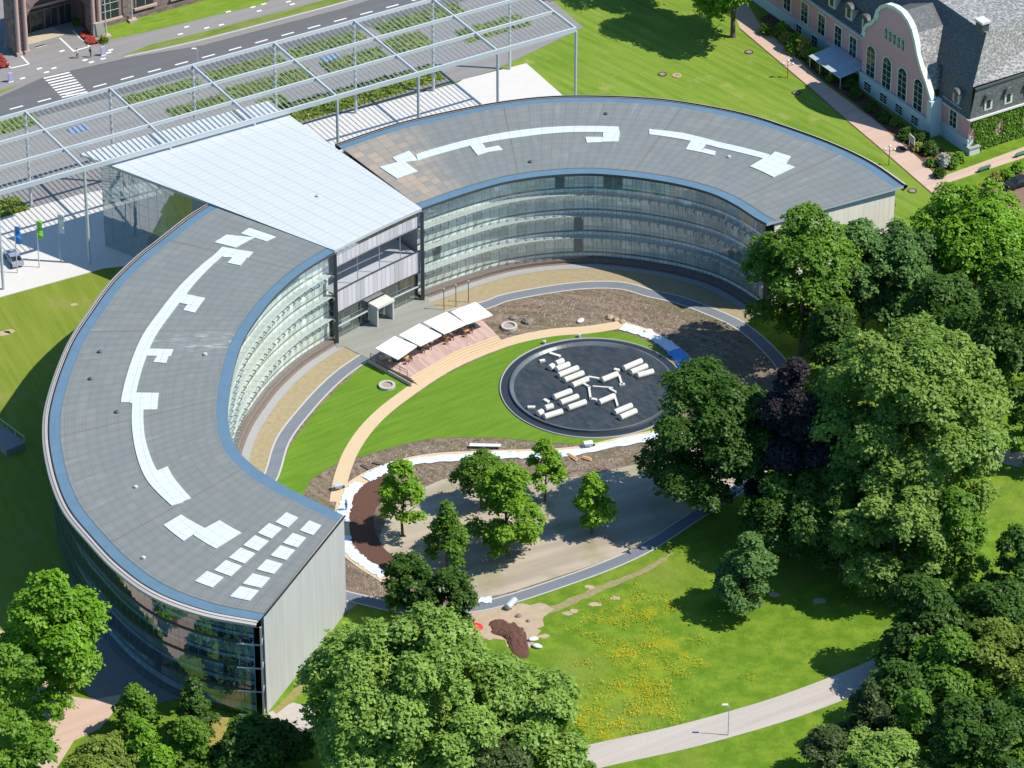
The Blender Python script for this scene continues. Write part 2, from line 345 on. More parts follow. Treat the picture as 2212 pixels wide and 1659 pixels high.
# park paths
ribbon('park_path', cr(VP([(1000, 1760), (1180, 1680), (1262, 1640), (1474, 1592), (1657, 1541), (1775, 1500), (1908, 1446), (2010, 1390), (2120, 1310), (2230, 1260)]), 12), 5.0, 0.02, MT['park_path'])
ribbon('east_path', cr(VP([(2120, 975), (2165, 985), (2230, 998), (2330, 1010)]), 8), 3.6, 0.02, MT['pink_path'])
sheet('southwest_path', VP([(-80, 1330), (10, 1365), (45, 1405), (100, 1470), (160, 1505), (200, 1512), (262, 1500), (255, 1520), (240, 1545), (215, 1575), (160, 1600), (110, 1680), (40, 1760), (60, 1659), (92, 1625), (112, 1590), (110, 1565), (60, 1500), (-80, 1420)]), 0.02, MT['pink_path'])
sheet('service_yard', VP([(150, 1250), (240, 1350), (345, 1440), (420, 1500), (340, 1520), (262, 1500), (200, 1512), (150, 1450), (100, 1300)]), 0.018, MT['service'])
sheet('dry_grass_strip', VP([(455, 1540), (495, 1545), (475, 1640), (450, 1640)]), 0.012, plain('dry_grass', (0.27, 0.215, 0.06), 0.95, var=0.3))
sheet('gravel_patch', VP(T('BL', (1740, 1300), (1900, 1235), (2040, 1270), (2100, 1420), (1900, 1420), (1740, 1330))), 0.014, MT['park_path'])
sheet('wall_foot_grass', VP(T('BL', (1770, 1290), (2000, 1050), (2100, 1000), (2060, 1080), (1880, 1240), (1790, 1310))), 0.02, plain('straw_grass', (0.22, 0.19, 0.06), 0.95, var=0.35))
# courtyard
RING = cr(VP([(560, 1010), (585, 1030), (612, 950), (665, 880), (712, 830), (757, 793), (830, 748), (940, 690), (1047, 660), (1104, 641), (1237, 619), (1337, 617), (1404, 634), (1475, 651), (1558, 683), (1602, 706), (1650, 745), (1695, 800), (1712, 880), (1680, 970), (1600, 1050), (1500, 1116), (1370, 1197), (1200, 1263), (1040, 1310), (900, 1318), (800, 1300), (700, 1270), (590, 1200), (545, 1100)][1:]), 8, True)
sheet('courtyard_soil', [tuple(p) for p in RING], 0.02, MT['soil'])
ring = ribbon('ring_path', RING, 1.8, 0.05, MT['ring_path'], True)
ribbon('ring_kerb', RING, 0.26, 0.058, MT['kerb'], True, 1.0); ribbon('ring_kerb', RING, 0.26, 0.058, MT['kerb'], True, -1.0)
GPATH = [(1342, 702), (1270, 713), (1187, 720), (1090, 742), (970, 792), (866, 860), (804, 913), (762, 970), (738, 1030), (728, 1085)]
LOW = [(1500, 925), (1387, 944), (1237, 975), (1070, 982), (937, 989), (854, 1006), (790, 1032), (752, 1064), (738, 1120), (746, 1180), (777, 1213), (837, 1252)]
EAST = [(1342, 702), (1400, 722), (1450, 752), (1500, 800), (1530, 860), (1500, 925)]
sheet('courtyard_lawn', VP([(592, 1046), (628, 960), (680, 890), (730, 838), (790, 785), (888, 832), (854, 858), (804, 905), (764, 960), (740, 985), (725, 1005), (710, 1012), (673, 1036), (652, 1074)]), 0.05, MT['lawn'])
sheet('courtyard_lawn', VP([(769, 988), (786, 955), (816, 918), (870, 873), (970, 806), (1090, 753), (1184, 727), (1270, 718), (1350, 720), (1430, 760), (1480, 830), (1470, 890), (1400, 935), (1320, 958), (1204, 958), (1120, 950), (1054, 946), (944, 947), (870, 961), (815, 976)]), 0.05, MT['lawn'], 4)
ribbon('garden_path', cr(VP(GPATH), 10), 2.1, 0.07, MT['beige_path'])
ribbon('garden_path', cr(VP(EAST), 10), 2.1, 0.072, MT['beige_path'])
ribbon('garden_path', cr(VP(LOW), 10), 2.1, 0.074, MT['beige_path'])
gl = [(820, 1172), (835, 1120), (858, 1085), (924, 1050), (984, 1030), (1100, 1026), (1237, 1031), (1340, 1010), (1434, 988), (1580, 930), (1640, 950), (1594, 1042), (1493, 1106), (1362, 1189), (1174, 1256), (1060, 1289), (960, 1291), (880, 1240), (845, 1205)]
sheet('gravel_area', VP(gl), 0.04, MT['gravel'], 4)
sheet('mulch_bed', VP([(764, 1064), (800, 1032), (835, 1018), (850, 1040), (830, 1075), (808, 1110), (812, 1150), (830, 1185), (850, 1206), (828, 1234), (787, 1202), (760, 1165), (752, 1118)]), 0.045, MT['mulch'], 4)
MT['sheet_blue'] = plain('blue_plastic_sheet', (0.05, 0.25, 0.62), 0.35, var=0.5, scale=1.0)
mb = MB()
def sheeting(pts, wd, mat, label, seed, dz=0.03):
    rng = random.Random(seed); C = cr(VP(pts), 10); nn = normals(C); A = []; B = []
    for p, q in zip(C, nn):
        a = wd / 2 + rng.uniform(-.22, .22); b = wd / 2 + rng.uniform(-.22, .22)
        A.append((*(p + q * a), 0.078 + dz + rng.uniform(0, .06))); B.append((*(p - q * b), 0.078 + dz + rng.uniform(0, .06)))
    mid = [((a[0] + b[0]) / 2, (a[1] + b[1]) / 2, 0.13 + dz + rng.uniform(0, .1)) for a, b in zip(A, B)]
    m = MB(); m.loft(B, mid); m.loft(mid, A); o = m.build('plastic_sheeting', mat); return tag(o, label, 'sheeting')
sheeting([(1500, 928), (1387, 948), (1237, 979), (1160, 984)], 1.7, MT['sheet'], 'white plastic sheeting over the curved path, right of the clump of young trees', 1)
sheeting([(1160, 984), (1070, 985), (937, 993), (880, 1002)], 1.7, MT['sheet'], 'white plastic sheeting over the curved path beside the long white bench', 2)
sheeting([(876, 1000), (845, 1010), (812, 1024), (790, 1036)], 2.0, MT['sheet'], 'crumpled white plastic sheeting above the reddish mulch bed', 3)
sheeting([(776, 1044), (755, 1066), (742, 1110), (742, 1130)], 1.7, MT['sheet'], 'white plastic sheeting left of the mulch bed beside the wheelbarrow', 4)
sheeting([(744, 1160), (752, 1185), (780, 1211), (832, 1246)], 1.6, MT['sheet'], 'white plastic sheeting between the grey end wall and the mulch bed', 5)
sheeting([(1345, 706), (1400, 723), (1440, 745), (1455, 758)], 2.0, MT['sheet'], 'white plastic sheeting on the path at the upper right of the round pool', 6)
sheeting([(1452, 756), (1474, 778), (1486, 800)], 2.3, MT['sheet_blue'], 'blue plastic sheeting on the path right of the round pool', 7)
sheeting([(1022, 1297), (1062, 1297)], 1.4, MT['sheet'], 'small white plastic sheeting on the grey ring path beside the dark round trees', 8)
# dirt and building site, lower middle
sheet('dirt_patch', jag(VP([(1025, 1322), (1105, 1304), (1190, 1310), (1180, 1330), (1162, 1362), (1150, 1392), (1120, 1400), (1060, 1380), (1000, 1390), (960, 1350)]), 0.5, 5, 3), 0.016, MT['dirt'])
sheet('dirt_track', jag(VP([(1160, 1318), (1220, 1298), (1300, 1262), (1380, 1232), (1445, 1196), (1450, 1200), (1390, 1240), (1310, 1274), (1235, 1306), (1180, 1326)]), 0.25, 6, 4), 0.015, plain('trodden_grass', (0.24, 0.21, 0.1), 0.95, var=0.4))
for k, (x, y, r) in enumerate(((1285, 1305, .55), (1240, 1320, .5), (1225, 1325, .45), (1330, 1292, .5), (1275, 1268, .5), (1175, 1375, .5), (1672, 1285, .6), (1768, 1298, .8), (10, 720, .8), (160, 658, .45), (20, 716, .6))):
    q = V(x, y); rng = random.Random(k)
    sheet('bare_patch', [(q[0] + math.cos(a) * r * rng.uniform(.6, 1.3) * 1.5, q[1] + math.sin(a) * r * rng.uniform(.6, 1.3)) for a in np.linspace(0, 6.28, 10)[:-1]], 0.017, MT['dirt'])

# ------------------------------------------------------------------ curved office building
HR = 15.6
def roof_mat():
    m = M('roof_panels'); u, v, _ = m.xyz(m.uv())
    du, dv = m.fract(u / 1.62), m.fract(v / 1.5)
    line = m.math('MAXIMUM', du < 0.06, dv < 0.055)
    cell = m.white(m.comb(m.floor(u / 1.62), m.floor(v / 1.5), 1.0))
    big = m.math('MAXIMUM', m.fract(u / 22.7) < 0.007, 0.0)
    n1 = m.noise(m.pos(), 0.13, 4); n2 = m.noise(m.mapping(m.comb(u, v), sc=(0.9, 0.12, 1)), 1.0, 4, 0.65)
    c = m.mix(cell * 0.5, (0.168, 0.177, 0.168), (0.21, 0.216, 0.205))
    c = m.mix(m.smooth(n1, 0.4, 0.66) * 0.5, c, (0.152, 0.17, 0.163))
    warm = m.attr('warm'); c = m.mix(warm * (0.35 + 0.65 * cell) * 0.8, c, (0.41, 0.31, 0.22))
    c = m.mix(m.smooth(n2, 0.58, 0.8) * 0.42, c, (0.37, 0.375, 0.365)); n3 = m.noise(m.mapping(m.comb(u, v), loc=(9, 4, 0), sc=(0.12, 0.9, 1)), 1.0, 5, .7); c = m.mix(m.smooth(n3, .56, .72) * .3, c, (0.13, 0.125, 0.115)); c = m.mix(m.smooth(m.noise(m.pos(), .55, 6, .8), .6, .72) * .3, c, (0.3, 0.3, 0.29))          # dried-water streaks
    ln2 = m.math('MAXIMUM', m.fract(u / 1.62 + .5) < 0.05, m.fract(v / 0.75) < 0.07)
    c = m.mix(ln2 * 0.3 * m.noise(m.pos(), 0.25, 3), c, (0.36, 0.375, 0.37)); c = m.mix(line * (0.3 + 0.4 * m.noise(m.pos(), 0.3, 2)), c, (0.1, 0.105, 0.11))
    c = m.mix(big * 0.6, c, (0.12, 0.1, 0.09))
    # spilled white scuffs on the west wing
    q = V(455, 740, HR); d = m.n('ShaderNodeVectorMath', operation='DISTANCE'); m.put(d.inputs[0], m.mapping(m.pos(), loc=tuple(q), sc=(3.0, 1.0, 1), t='TEXTURE')); d.inputs[1].default_value = (0, 0, 0)
    sc = (1 - m.smooth(S(m, d.outputs['Value']), 0.3, 4.2)) * m.smooth(m.noise(m.mapping(m.pos(), sc=(0.35, 2.2, 1)), 1.0, 5, 0.75), 0.5, 0.68)
    c = m.mix(sc * 0.6, c, (0.55, 0.57, 0.57))
    return m.bsdf(c, 0.55, spec=0.35)
MT['roof'] = roof_mat()
MT['roof_blue'] = plain('blue_roof_edge', (0.1, 0.17, 0.235), 0.45, var=0.15, scale=0.6)
def white_roof_mat(name, c=(0.555, 0.58, 0.575), pu=1.62, pv=1.5):
    m = M(name); u, v, _ = m.xyz(m.uv())
    line = m.math('MAXIMUM', m.fract(u / pu) < 0.06, m.fract(v / pv) < 0.07)
    cell = m.white(m.comb(m.floor(u / pu), m.floor(v / pv), 2.0))
    c = m.mix(cell * 0.4, c, tuple(x * 0.93 for x in c)); c = m.mix(line * 0.6, c, (0.30, 0.335, 0.345))
    c = m.mix(m.smooth(m.noise(m.pos(), 0.2, 4), 0.55, 0.75) * 0.25, c, (0.48, 0.52, 0.53))
    return m.bsdf(c, 0.4, spec=0.4)
MT['skylight'] = white_roof_mat('white_skylight', (0.54, 0.585, 0.595))
MT['hall_roof'] = white_roof_mat('white_hall_roof', pu=2.3, pv=1.15)
def let_light_through(mt, k):
    nt = mt.node_tree; b = [n for n in nt.nodes if n.type == 'BSDF_PRINCIPLED'][0]; t = nt.nodes.new('ShaderNodeBsdfTranslucent'); t.inputs[0].default_value = (.8, .85, .86, 1)
    x = nt.nodes.new('ShaderNodeAddShader'); y = nt.nodes.new('ShaderNodeMixShader'); y.inputs[0].default_value = k
    o = [n for n in nt.nodes if n.type == 'OUTPUT_MATERIAL'][0]; nt.links.new(b.outputs[0], y.inputs[1]); nt.links.new(t.outputs[0], y.inputs[2]); nt.links.new(y.outputs[0], o.inputs[0])
let_light_through(MT['hall_roof'], .12)        # fritted glass: the hall below is day-lit
MT['coping'] = plain('pale_coping', (0.5, 0.44, 0.41), 0.45, var=0.06)
MT['black'] = plain('dark_joint', (0.016, 0.016, 0.018), 0.6)
MT['dark_metal'] = plain('dark_steel', (0.055, 0.065, 0.075), 0.45)
MT['steel'] = plain('pale_grey_steel', (0.42, 0.45, 0.47), 0.42, var=0.06)
MT['cream_wall'] = None
def facade_mat(name, pale, mid, dark, bay=1.45, st=3.72, z0=0.55, rnd=0.6, painted_shade=None):
    m = M(name); u, v, _ = m.xyz(m.uv()); vv = m.fract((v - z0) / st); uu = m.fract(u / bay)
    cell = m.white(m.comb(m.floor(u / bay), m.floor((v - z0) / st), 4.0)); c2 = m.white(m.comb(m.floor(u / (bay * 3)), m.floor((v - z0) / st), 7.0))
    drop = 0.34 + 0.5 * c2 * cell                     # how far each blind is lowered
    blind = vv > (1 - drop)
    c = m.mix(blind, mid, pale); c = m.mix(vv < 0.12, c, pale); c = m.mix(((vv > 0.12) * (vv < 0.2)), c, dark)
    c = m.mix((cell > 1 - 0.1 * rnd) * (vv > 0.2), c, dark)
    if painted_shade:      # shade on the far stretch is painted: colours darken along the wing
        up = m.smooth(u + 7 * (cell - .5), painted_shade[0], painted_shade[1]); c = m.mix(up * 0.85 * (vv > 0.12), c, m.mix(cell, painted_shade[2], painted_shade[3]))
    c = m.mix((uu < 0.07), c, tuple(x * 0.6 for x in mid))
    c = m.scale(c, 0.86 + 0.28 * m.white(m.comb(m.floor(u / bay), m.floor((v - z0) / st), 9.0)))
    return m.bsdf(c, 0.5, spec=0.3)
MT['inner_wall'] = facade_mat('blinds_behind_glass', (0.85, 0.87, 0.81), (0.66, 0.71, 0.65), (0.16, 0.22, 0.2), rnd=0.25)
MT['inner_wall_east'] = facade_mat('shade_painted_blinds', (0.85, 0.87, 0.79), (0.62, 0.68, 0.63), (0.13, 0.18, 0.18), rnd=0.45, painted_shade=(34, 62, (0.035, 0.07, 0.095), (0.1, 0.15, 0.185)))
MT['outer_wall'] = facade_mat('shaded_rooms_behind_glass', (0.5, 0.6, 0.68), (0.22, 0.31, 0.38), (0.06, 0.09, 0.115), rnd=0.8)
def glass_mat(name, tint, lo, hi, rough=0.015, bay=1.45, gl=(0.85, 0.92, 0.95)):
    m = M(name); u, v, _ = m.xyz(m.uv())
    tr = m.n('ShaderNodeBsdfTransparent'); tr.inputs[0].default_value = (*tint, 1)
    g = m.n('ShaderNodeBsdfGlossy'); g.inputs[0].default_value = (*gl, 1); g.inputs['Roughness'].default_value = rough
    # every pane hangs a hair out of true
    wn = m.n('ShaderNodeTexWhiteNoise', noise_dimensions='3D'); m.put(wn.inputs['Vector'], m.comb(m.floor(u / bay), m.floor((v - .55) / 1.86), 3.0))
    a = m.n('ShaderNodeVectorMath', operation='SUBTRACT'); m.nt.links.new(wn.outputs['Color'], a.inputs[0]); a.inputs[1].default_value = (.5, .5, .5)
    b = m.n('ShaderNodeVectorMath', operation='SCALE'); m.nt.links.new(a.outputs[0], b.inputs[0]); b.inputs['Scale'].default_value = 0.02
    c = m.n('ShaderNodeVectorMath', operation='ADD'); m.nt.links.new(m.n('ShaderNodeNewGeometry').outputs['Normal'], c.inputs[0]); m.nt.links.new(b.outputs[0], c.inputs[1])
    d = m.n('ShaderNodeVectorMath', operation='NORMALIZE'); m.nt.links.new(c.outputs[0], d.inputs[0]); m.nt.links.new(d.outputs[0], g.inputs['Normal'])
    lw = m.n('ShaderNodeLayerWeight'); lw.inputs[0].default_value = 0.4
    f = S(m, lw.outputs['Facing']) * (hi - lo) + lo
    mull = m.math('MAXIMUM', m.fract(u / bay) < 0.045, m.fract((v - .55) / 1.86) < 0.03)
    mx = m.n('ShaderNodeMixShader'); m.put(mx.inputs[0], f); m.nt.links.new(tr.outputs[0], mx.inputs[1]); m.nt.links.new(g.outputs[0], mx.inputs[2])
    df = m.n('ShaderNodeBsdfDiffuse'); df.inputs[0].default_value = (0.24, 0.27, 0.27, 1)
    m2 = m.n('ShaderNodeMixShader'); m.put(m2.inputs[0], mull * 0.7); m.nt.links.new(mx.outputs[0], m2.inputs[1]); m.nt.links.new(df.outputs[0], m2.inputs[2])
    m.nt.links.new(m2.outputs[0], m.out.inputs[0]); return m.mat
MT['glass_inner'] = glass_mat('pale_glass_skin', (0.97, 0.99, 0.98), 0.035, 0.4)
MT['glass_outer'] = glass_mat('dark_glass_skin', (0.76, 0.88, 0.93), 0.12, 0.6)
MT['glass_hall'] = glass_mat('hall_glass', (0.62, 0.72, 0.74), 0.14, 0.6, bay=1.8)
MT['ledge'] = plain('facade_ledge', (0.42, 0.46, 0.44), 0.5)
def panel_mat(name, c, pu, pv, line=0.05, dark=0.5, var=0.1):
    m = M(name); u, v, _ = m.xyz(m.uv())
    ln = m.math('MAXIMUM', m.fract(u / pu) < line, m.fract(v / pv) < line * pu / pv)
    cell = m.white(m.comb(m.floor(u / pu), m.floor(v / pv), 5.0)); n = m.noise(m.mapping(m.comb(u, v), sc=(1.4, 0.12, 1)), 1.0, 4)
    col = m.scale(c, 1 - var + var * cell + 0.3 * (n - 0.5)); col = m.mix(ln * dark, col, tuple(x * 0.45 for x in c))
    return m.bsdf(col, 0.6)
MT['end_wall'] = panel_mat('grey_end_panels', (0.415, 0.412, 0.41), 1.1, 15, 0.06, 0.25, 0.07)
MT['cream_end'] = panel_mat('cream_end_panels', (0.82, 0.77, 0.66), 0.9, 15, 0.08, 0.35, 0.05)

bld = thing('office_building', 'curved glass office building with a grey horseshoe roof and a white entrance hall', 'office building', (0, 0, 0))
OUT_L = [(553, 1349), (433, 1326), (327, 1286), (247, 1229), (187, 1166), (138, 1106), (110, 1043), (94, 973), (91, 920), (97, 873), (117, 806), (147, 735), (187, 673), (233, 610), (291, 553), (333, 520), (400, 467), (443, 440)]
INN_L = [(741, 1112), (670, 1077), (617, 1050), (567, 1020), (523, 983), (503, 953), (494, 916), (493, 873), (500, 820), (513, 766), (533, 720), (563, 676), (597, 635), (653, 586), (724, 542)]
OUT_R = [(723, 309), (800, 282), (880, 258), (1024, 227), (1137, 210), (1237, 204), (1371, 207), (1475, 217), (1608, 242), (1708, 273), (1808, 310), (1891, 350), (1961, 398)]
INN_R = [(909, 450), (992, 421), (1071, 397), (1137, 384), (1199, 377), (1271, 374), (1337, 378), (1404, 386), (1475, 399), (1541, 418), (1590, 442), (1630, 468), (1656, 482)]
NT = 161
class Wing: pass
def wing(o, i):
    W = Wing(); W.o, lo = resample(cr(VP(o, HR), 14), NT); W.i, li = resample(cr(VP(i, HR), 14), NT)
    W.L = (lo + li) / 2; W.W = np.linalg.norm(W.o - W.i, axis=1).mean()
    # radial seams lean like the real ones: both edges are paired by arc length
    return W
def wpt(W, t, s):
    t = min(max(t, 0), 1) * (NT - 1); k = min(int(t), NT - 2); f = t - k
    a = W.o[k] * (1 - f) + W.o[k + 1] * f; b = W.i[k] * (1 - f) + W.i[k + 1] * f; return a * (1 - s) + b * s
def wfind(W, p):
    ss = np.linspace(0, 1, 81); G = W.o[:, None, :] * (1 - ss)[None, :, None] + W.i[:, None, :] * ss[None, :, None]
    d = ((G - np.array(p)[None, None]) ** 2).sum(-1); k = np.unravel_index(d.argmin(), d.shape); return k[0] / (NT - 1), ss[k[1]]
WL, WR = wing(OUT_L, INN_L), wing(OUT_R, INN_R)
GU, GV = 1.62, 1.5
def patch(mb, W, t0, t1, s0, s1, z, mi=0, n=None, warm=None):
    n = n or max(2, int((t1 - t0) * W.L / 1.2)); ts = np.linspace(t0, t1, n + 1)
    A = [(*wpt(W, t, s0), z) for t in ts]; B = [(*wpt(W, t, s1), z) for t in ts]
    mb.loft(A, B, [(t * W.L, s0 * W.W) for t in ts], [(t * W.L, s1 * W.W) for t in ts], mi=mi)
def rim(mb, W, t0, t1, s0, s1, za, zb):
    """upright edge round a raised patch"""
    ts = np.linspace(t0, t1, max(2, int((t1 - t0) * W.L / 1.2)) + 1)
    loop = [wpt(W, t, s0) for t in ts] + [wpt(W, t, s1) for t in ts[::-1]]
    mb.loft([(*p, za) for p in loop], [(*p, zb) for p in loop], close=True)
SB0, SB1, SB2 = 0.038, 0.095, 0.935
for W, nm in ((WL, 'roof'), (WR, 'roof')):
    m = MB(); nn = 60
    for k in range(nn):
        for j in range(6): patch(m, W, k / nn, (k + 1) / nn, SB1 + (SB2 - SB1) * j / 6, SB1 + (SB2 - SB1) * (j + 1) / 6, HR, n=1)
    o = m.build(nm, MT['roof'], bld)
    at = o.data.attributes.new('warm', 'FLOAT', 'FACE'); vals = []
    for p in o.data.polygons:
        c = p.center; t, s = wfind(W, (c.x, c.y)) if W is WR else (1, 0); vals.append(max(0, min(1, (0.16 - t) / 0.09)))
    at.data.foreach_set('value', np.array(vals, dtype=np.float32))
    m = MB(); patch(m, W, 0, 1, SB0, SB1, HR - 0.05); o = m.build('outer_edge_band', MT['roof_blue'], bld)
    m = MB(); patch(m, W, 0, 1, SB2, 1.0, HR - 0.05); o = m.build('inner_edge_band', MT['roof_blue'], bld)
    # black joint, pale gutter, upstand and coping that falls outwards
    P = lambda s_, z: [(*wpt(W, t, s_), z) for t in np.linspace(0, 1, 140)]
    m = MB(); m.loft(P(0.0285, HR - .06), P(SB0, HR - .06)); m.loft(P(0.0235, HR - .08), P(0.0235, HR + .16)); m.build('gutter_joint', MT['black'], bld)
    m = MB(); m.loft(P(0.0238, HR - .08), P(0.0285, HR - .08)); m.build('gutter', MT['coping'], bld)
    m = MB(); m.loft(P(0.0135, HR + .07), P(0.0235, HR + .16)); m.loft(P(0.0, HR - .16), P(0.0105, HR + .02)); m.loft(P(0.0, HR - .5), P(0.0, HR - .16)); m.build('coping', MT['coping'], bld)
    m = MB(); m.loft(P(0.0105, HR + .0), P(0.0135, HR + .0)); m.loft(P(0.03, HR - 1.0), P(0.0, HR - .5)); m.loft(P(1.0, HR - 0.05), P(1.0, HR - 0.5)); m.loft(P(0.97, HR - 0.52), P(1.0, HR - 0.5)); m.build('eaves', MT['dark_metal'], bld)
def skyl(W, outer, inner, z=0.10):
    """a strip of white panels: outer and inner edge read off the photo as (tile, x, y), kept in ring coordinates"""
    def ring(e):
        q = np.array([wfind(W, V(*T1(*p_), HR)[:2]) for p_ in e]); n = max(2, int(abs(q[-1, 0] - q[0, 0]) * W.L / 1.2)) + 1
        return q, n
    qo, n = ring(outer); qi, n2 = ring(inner); n = max(n, n2); f = np.linspace(0, 1, n)
    def samp(q): g = np.linspace(0, 1, len(q)); return np.c_[np.interp(f, g, q[:, 0]), np.interp(f, g, q[:, 1])]
    def even(q):
        if len(q) < 3: return samp(q)
        o = np.argsort(q[:, 0]); tt = np.linspace(q[0, 0], q[-1, 0], n); return np.c_[tt, np.interp(tt, q[o, 0], q[o, 1])]
    A, B = even(qo), even(qi); pa, pb = [wpt(W, *a) for a in A], [wpt(W, *b) for b in B]
    m = MB(); m.loft([(*p_, HR + z) for p_ in pa], [(*p_, HR + z) for p_ in pb], [(a[0] * W.L, a[1] * W.W) for a in A], [(b[0] * W.L, b[1] * W.W) for b in B])
    lp = pa + pb[::-1]; m.loft([(*p_, HR - .01) for p_ in lp], [(*p_, HR + z) for p_ in lp], close=True); m.build('skylight_strip', MT['skylight'], bld)
def E(t, *pts): return [(t, x, y) for x, y in pts]
SK_R = [(E('TM', (480, 1003), (800, 915), (1180, 845), (1480, 822), (1802, 822)), E('TM', (505, 1043), (830, 948), (1190, 885), (1480, 862), (1797, 862))),
 (E('TM', (335, 1022), (440, 978)), E('TM', (375, 1058), (505, 1040))), (E('TM', (250, 1084), (412, 1044)), E('TM', (365, 1158), (497, 1110))),
 (E('TM', (830, 943), (905, 922)), E('TM', (880, 1008), (952, 986))), (E('TM', (925, 968), (1012, 945)), E('TM', (945, 992), (1040, 974))),
 (E('TM', (1697, 856), (1800, 856)), E('TM', (1690, 925), (1788, 923))), (E('TM', (1592, 890), (1702, 888)), E('TM', (1590, 925), (1702, 925))),
 (E('TM', (1995, 838)) + E('TR', (0, 866), (240, 925), (560, 1003)), E('TM', (1992, 873)) + E('TR', (0, 903), (235, 960), (545, 1038))),
 (E('TR', (62, 910), (152, 930)), E('TR', (20, 972), (118, 990))), (E('TR', (140, 965), (224, 985)), E('TR', (112, 988), (202, 1012))),
 (E('TR', (598, 983), (707, 1022)), E('TR', (540, 1030), (665, 1064))), (E('TR', (535, 1028), (727, 1082)), E('TR', (438, 1083), (592, 1150)))]
SK_L = [(E('TL', (1560, 1520), (1620, 1475)), E('TL', (1725, 1572), (1790, 1535))), (E('TL', (1398, 1570), (1472, 1518)), E('TL', (1530, 1605), (1640, 1545))),
 (E('ML', (790, 952), (830, 770), (940, 490), (1110, 260), (1380, 0)) + E('TL', (1448, 1602)), E('ML', (868, 952), (918, 740), (1000, 520), (1200, 250), (1450, 0)) + E('TL', (1520, 1622))),
 (E('ML', (1445, 6)) + E('TL', (1460, 1600)), E('ML', (1608, 14)) + E('TL', (1645, 1640))), (E('ML', (1475, 46), (1512, 5)), E('ML', (1550, 67), (1610, 8))),
 (E('ML', (1150, 302), (1190, 256)), E('ML', (1290, 325), (1324, 282))), (E('ML', (1185, 352), (1216, 310)), E('ML', (1260, 368), (1296, 318))),
 (E('ML', (945, 645), (965, 597)), E('ML', (1100, 648), (1117, 603))), (E('ML', (1000, 693), (1024, 642)), E('ML', (1080, 698), (1102, 643))),
 (E('ML', (850, 955), (870, 893)), E('ML', (1018, 955), (1027, 893))), (E('ML', (860, 1000), (860, 945)), E('ML', (1017, 998), (1020, 945))),
 (E('ML', (1115, 1628), (960, 1460), (870, 1200), (862, 992)), E('ML', (1180, 1600), (1022, 1390), (945, 1180), (938, 992))),
 (E('ML', (1118, 1626), (1018, 1392)), E('ML', (1250, 1575), (1090, 1368))),
 (E('BL', (1410, 245), (1262, 152)), E('BL', (1572, 135), (1422, 50))), (E('BL', (1190, 187), (1060, 90)), E('BL', (1258, 155), (1112, 46))), (E('BL', (1270, 160), (1110, 48)), E('BL', (1345, 115), (1180, 18)))]
for W, L_ in ((WR, SK_R), (WL, SK_L)):
    for k, (a, b) in enumerate(L_): skyl(W, a, b, 0.10 + 0.007 * (k % 6))
for x, y in ((1860, 50), (1760, 130), (1660, 208), (1557, 288), (1465, 368), (1365, 446), (2005, 105), (1920, 187), (1835, 270), (1750, 360), (1665, 445), (1580, 532)):
    t, s = wfind(WL, V(*T1('BL', x, y), HR)[:2]); dt, ds = 1.2 / WL.L, 0.045
    m = MB(); patch(m, WL, t - dt, t + dt, s - ds, s + ds, HR + 0.12, n=2); rim(m, WL, t - dt, t + dt, s - ds, s + ds, HR - 0.01, HR + 0.12); m.build('square_skylight', MT['skylight'], bld)
for tl, x, y in (('ML', 755, 1015), ('ML', 645, 625), ('ML', 880, 1500), ('ML', 585, 800), ('TM', 1715, 740), ('TM', 1225, 1052), ('TR', 300, 1020), ('TL', 2060, 1278), ('BL', 930, 300), ('ML', 1330, 640)):
    p_ = V(*T1(tl, x, y), HR); z = HR + (.13 if tl == 'TL' else 0); m = MB(); m.lathe([(.3, 0), (.3, .22), (.22, .3), (.01, .32)], (p_[0], p_[1], z), 10); m.build('roof_vent', MT['dark_metal'] if x % 2 else MT['steel'], bld)
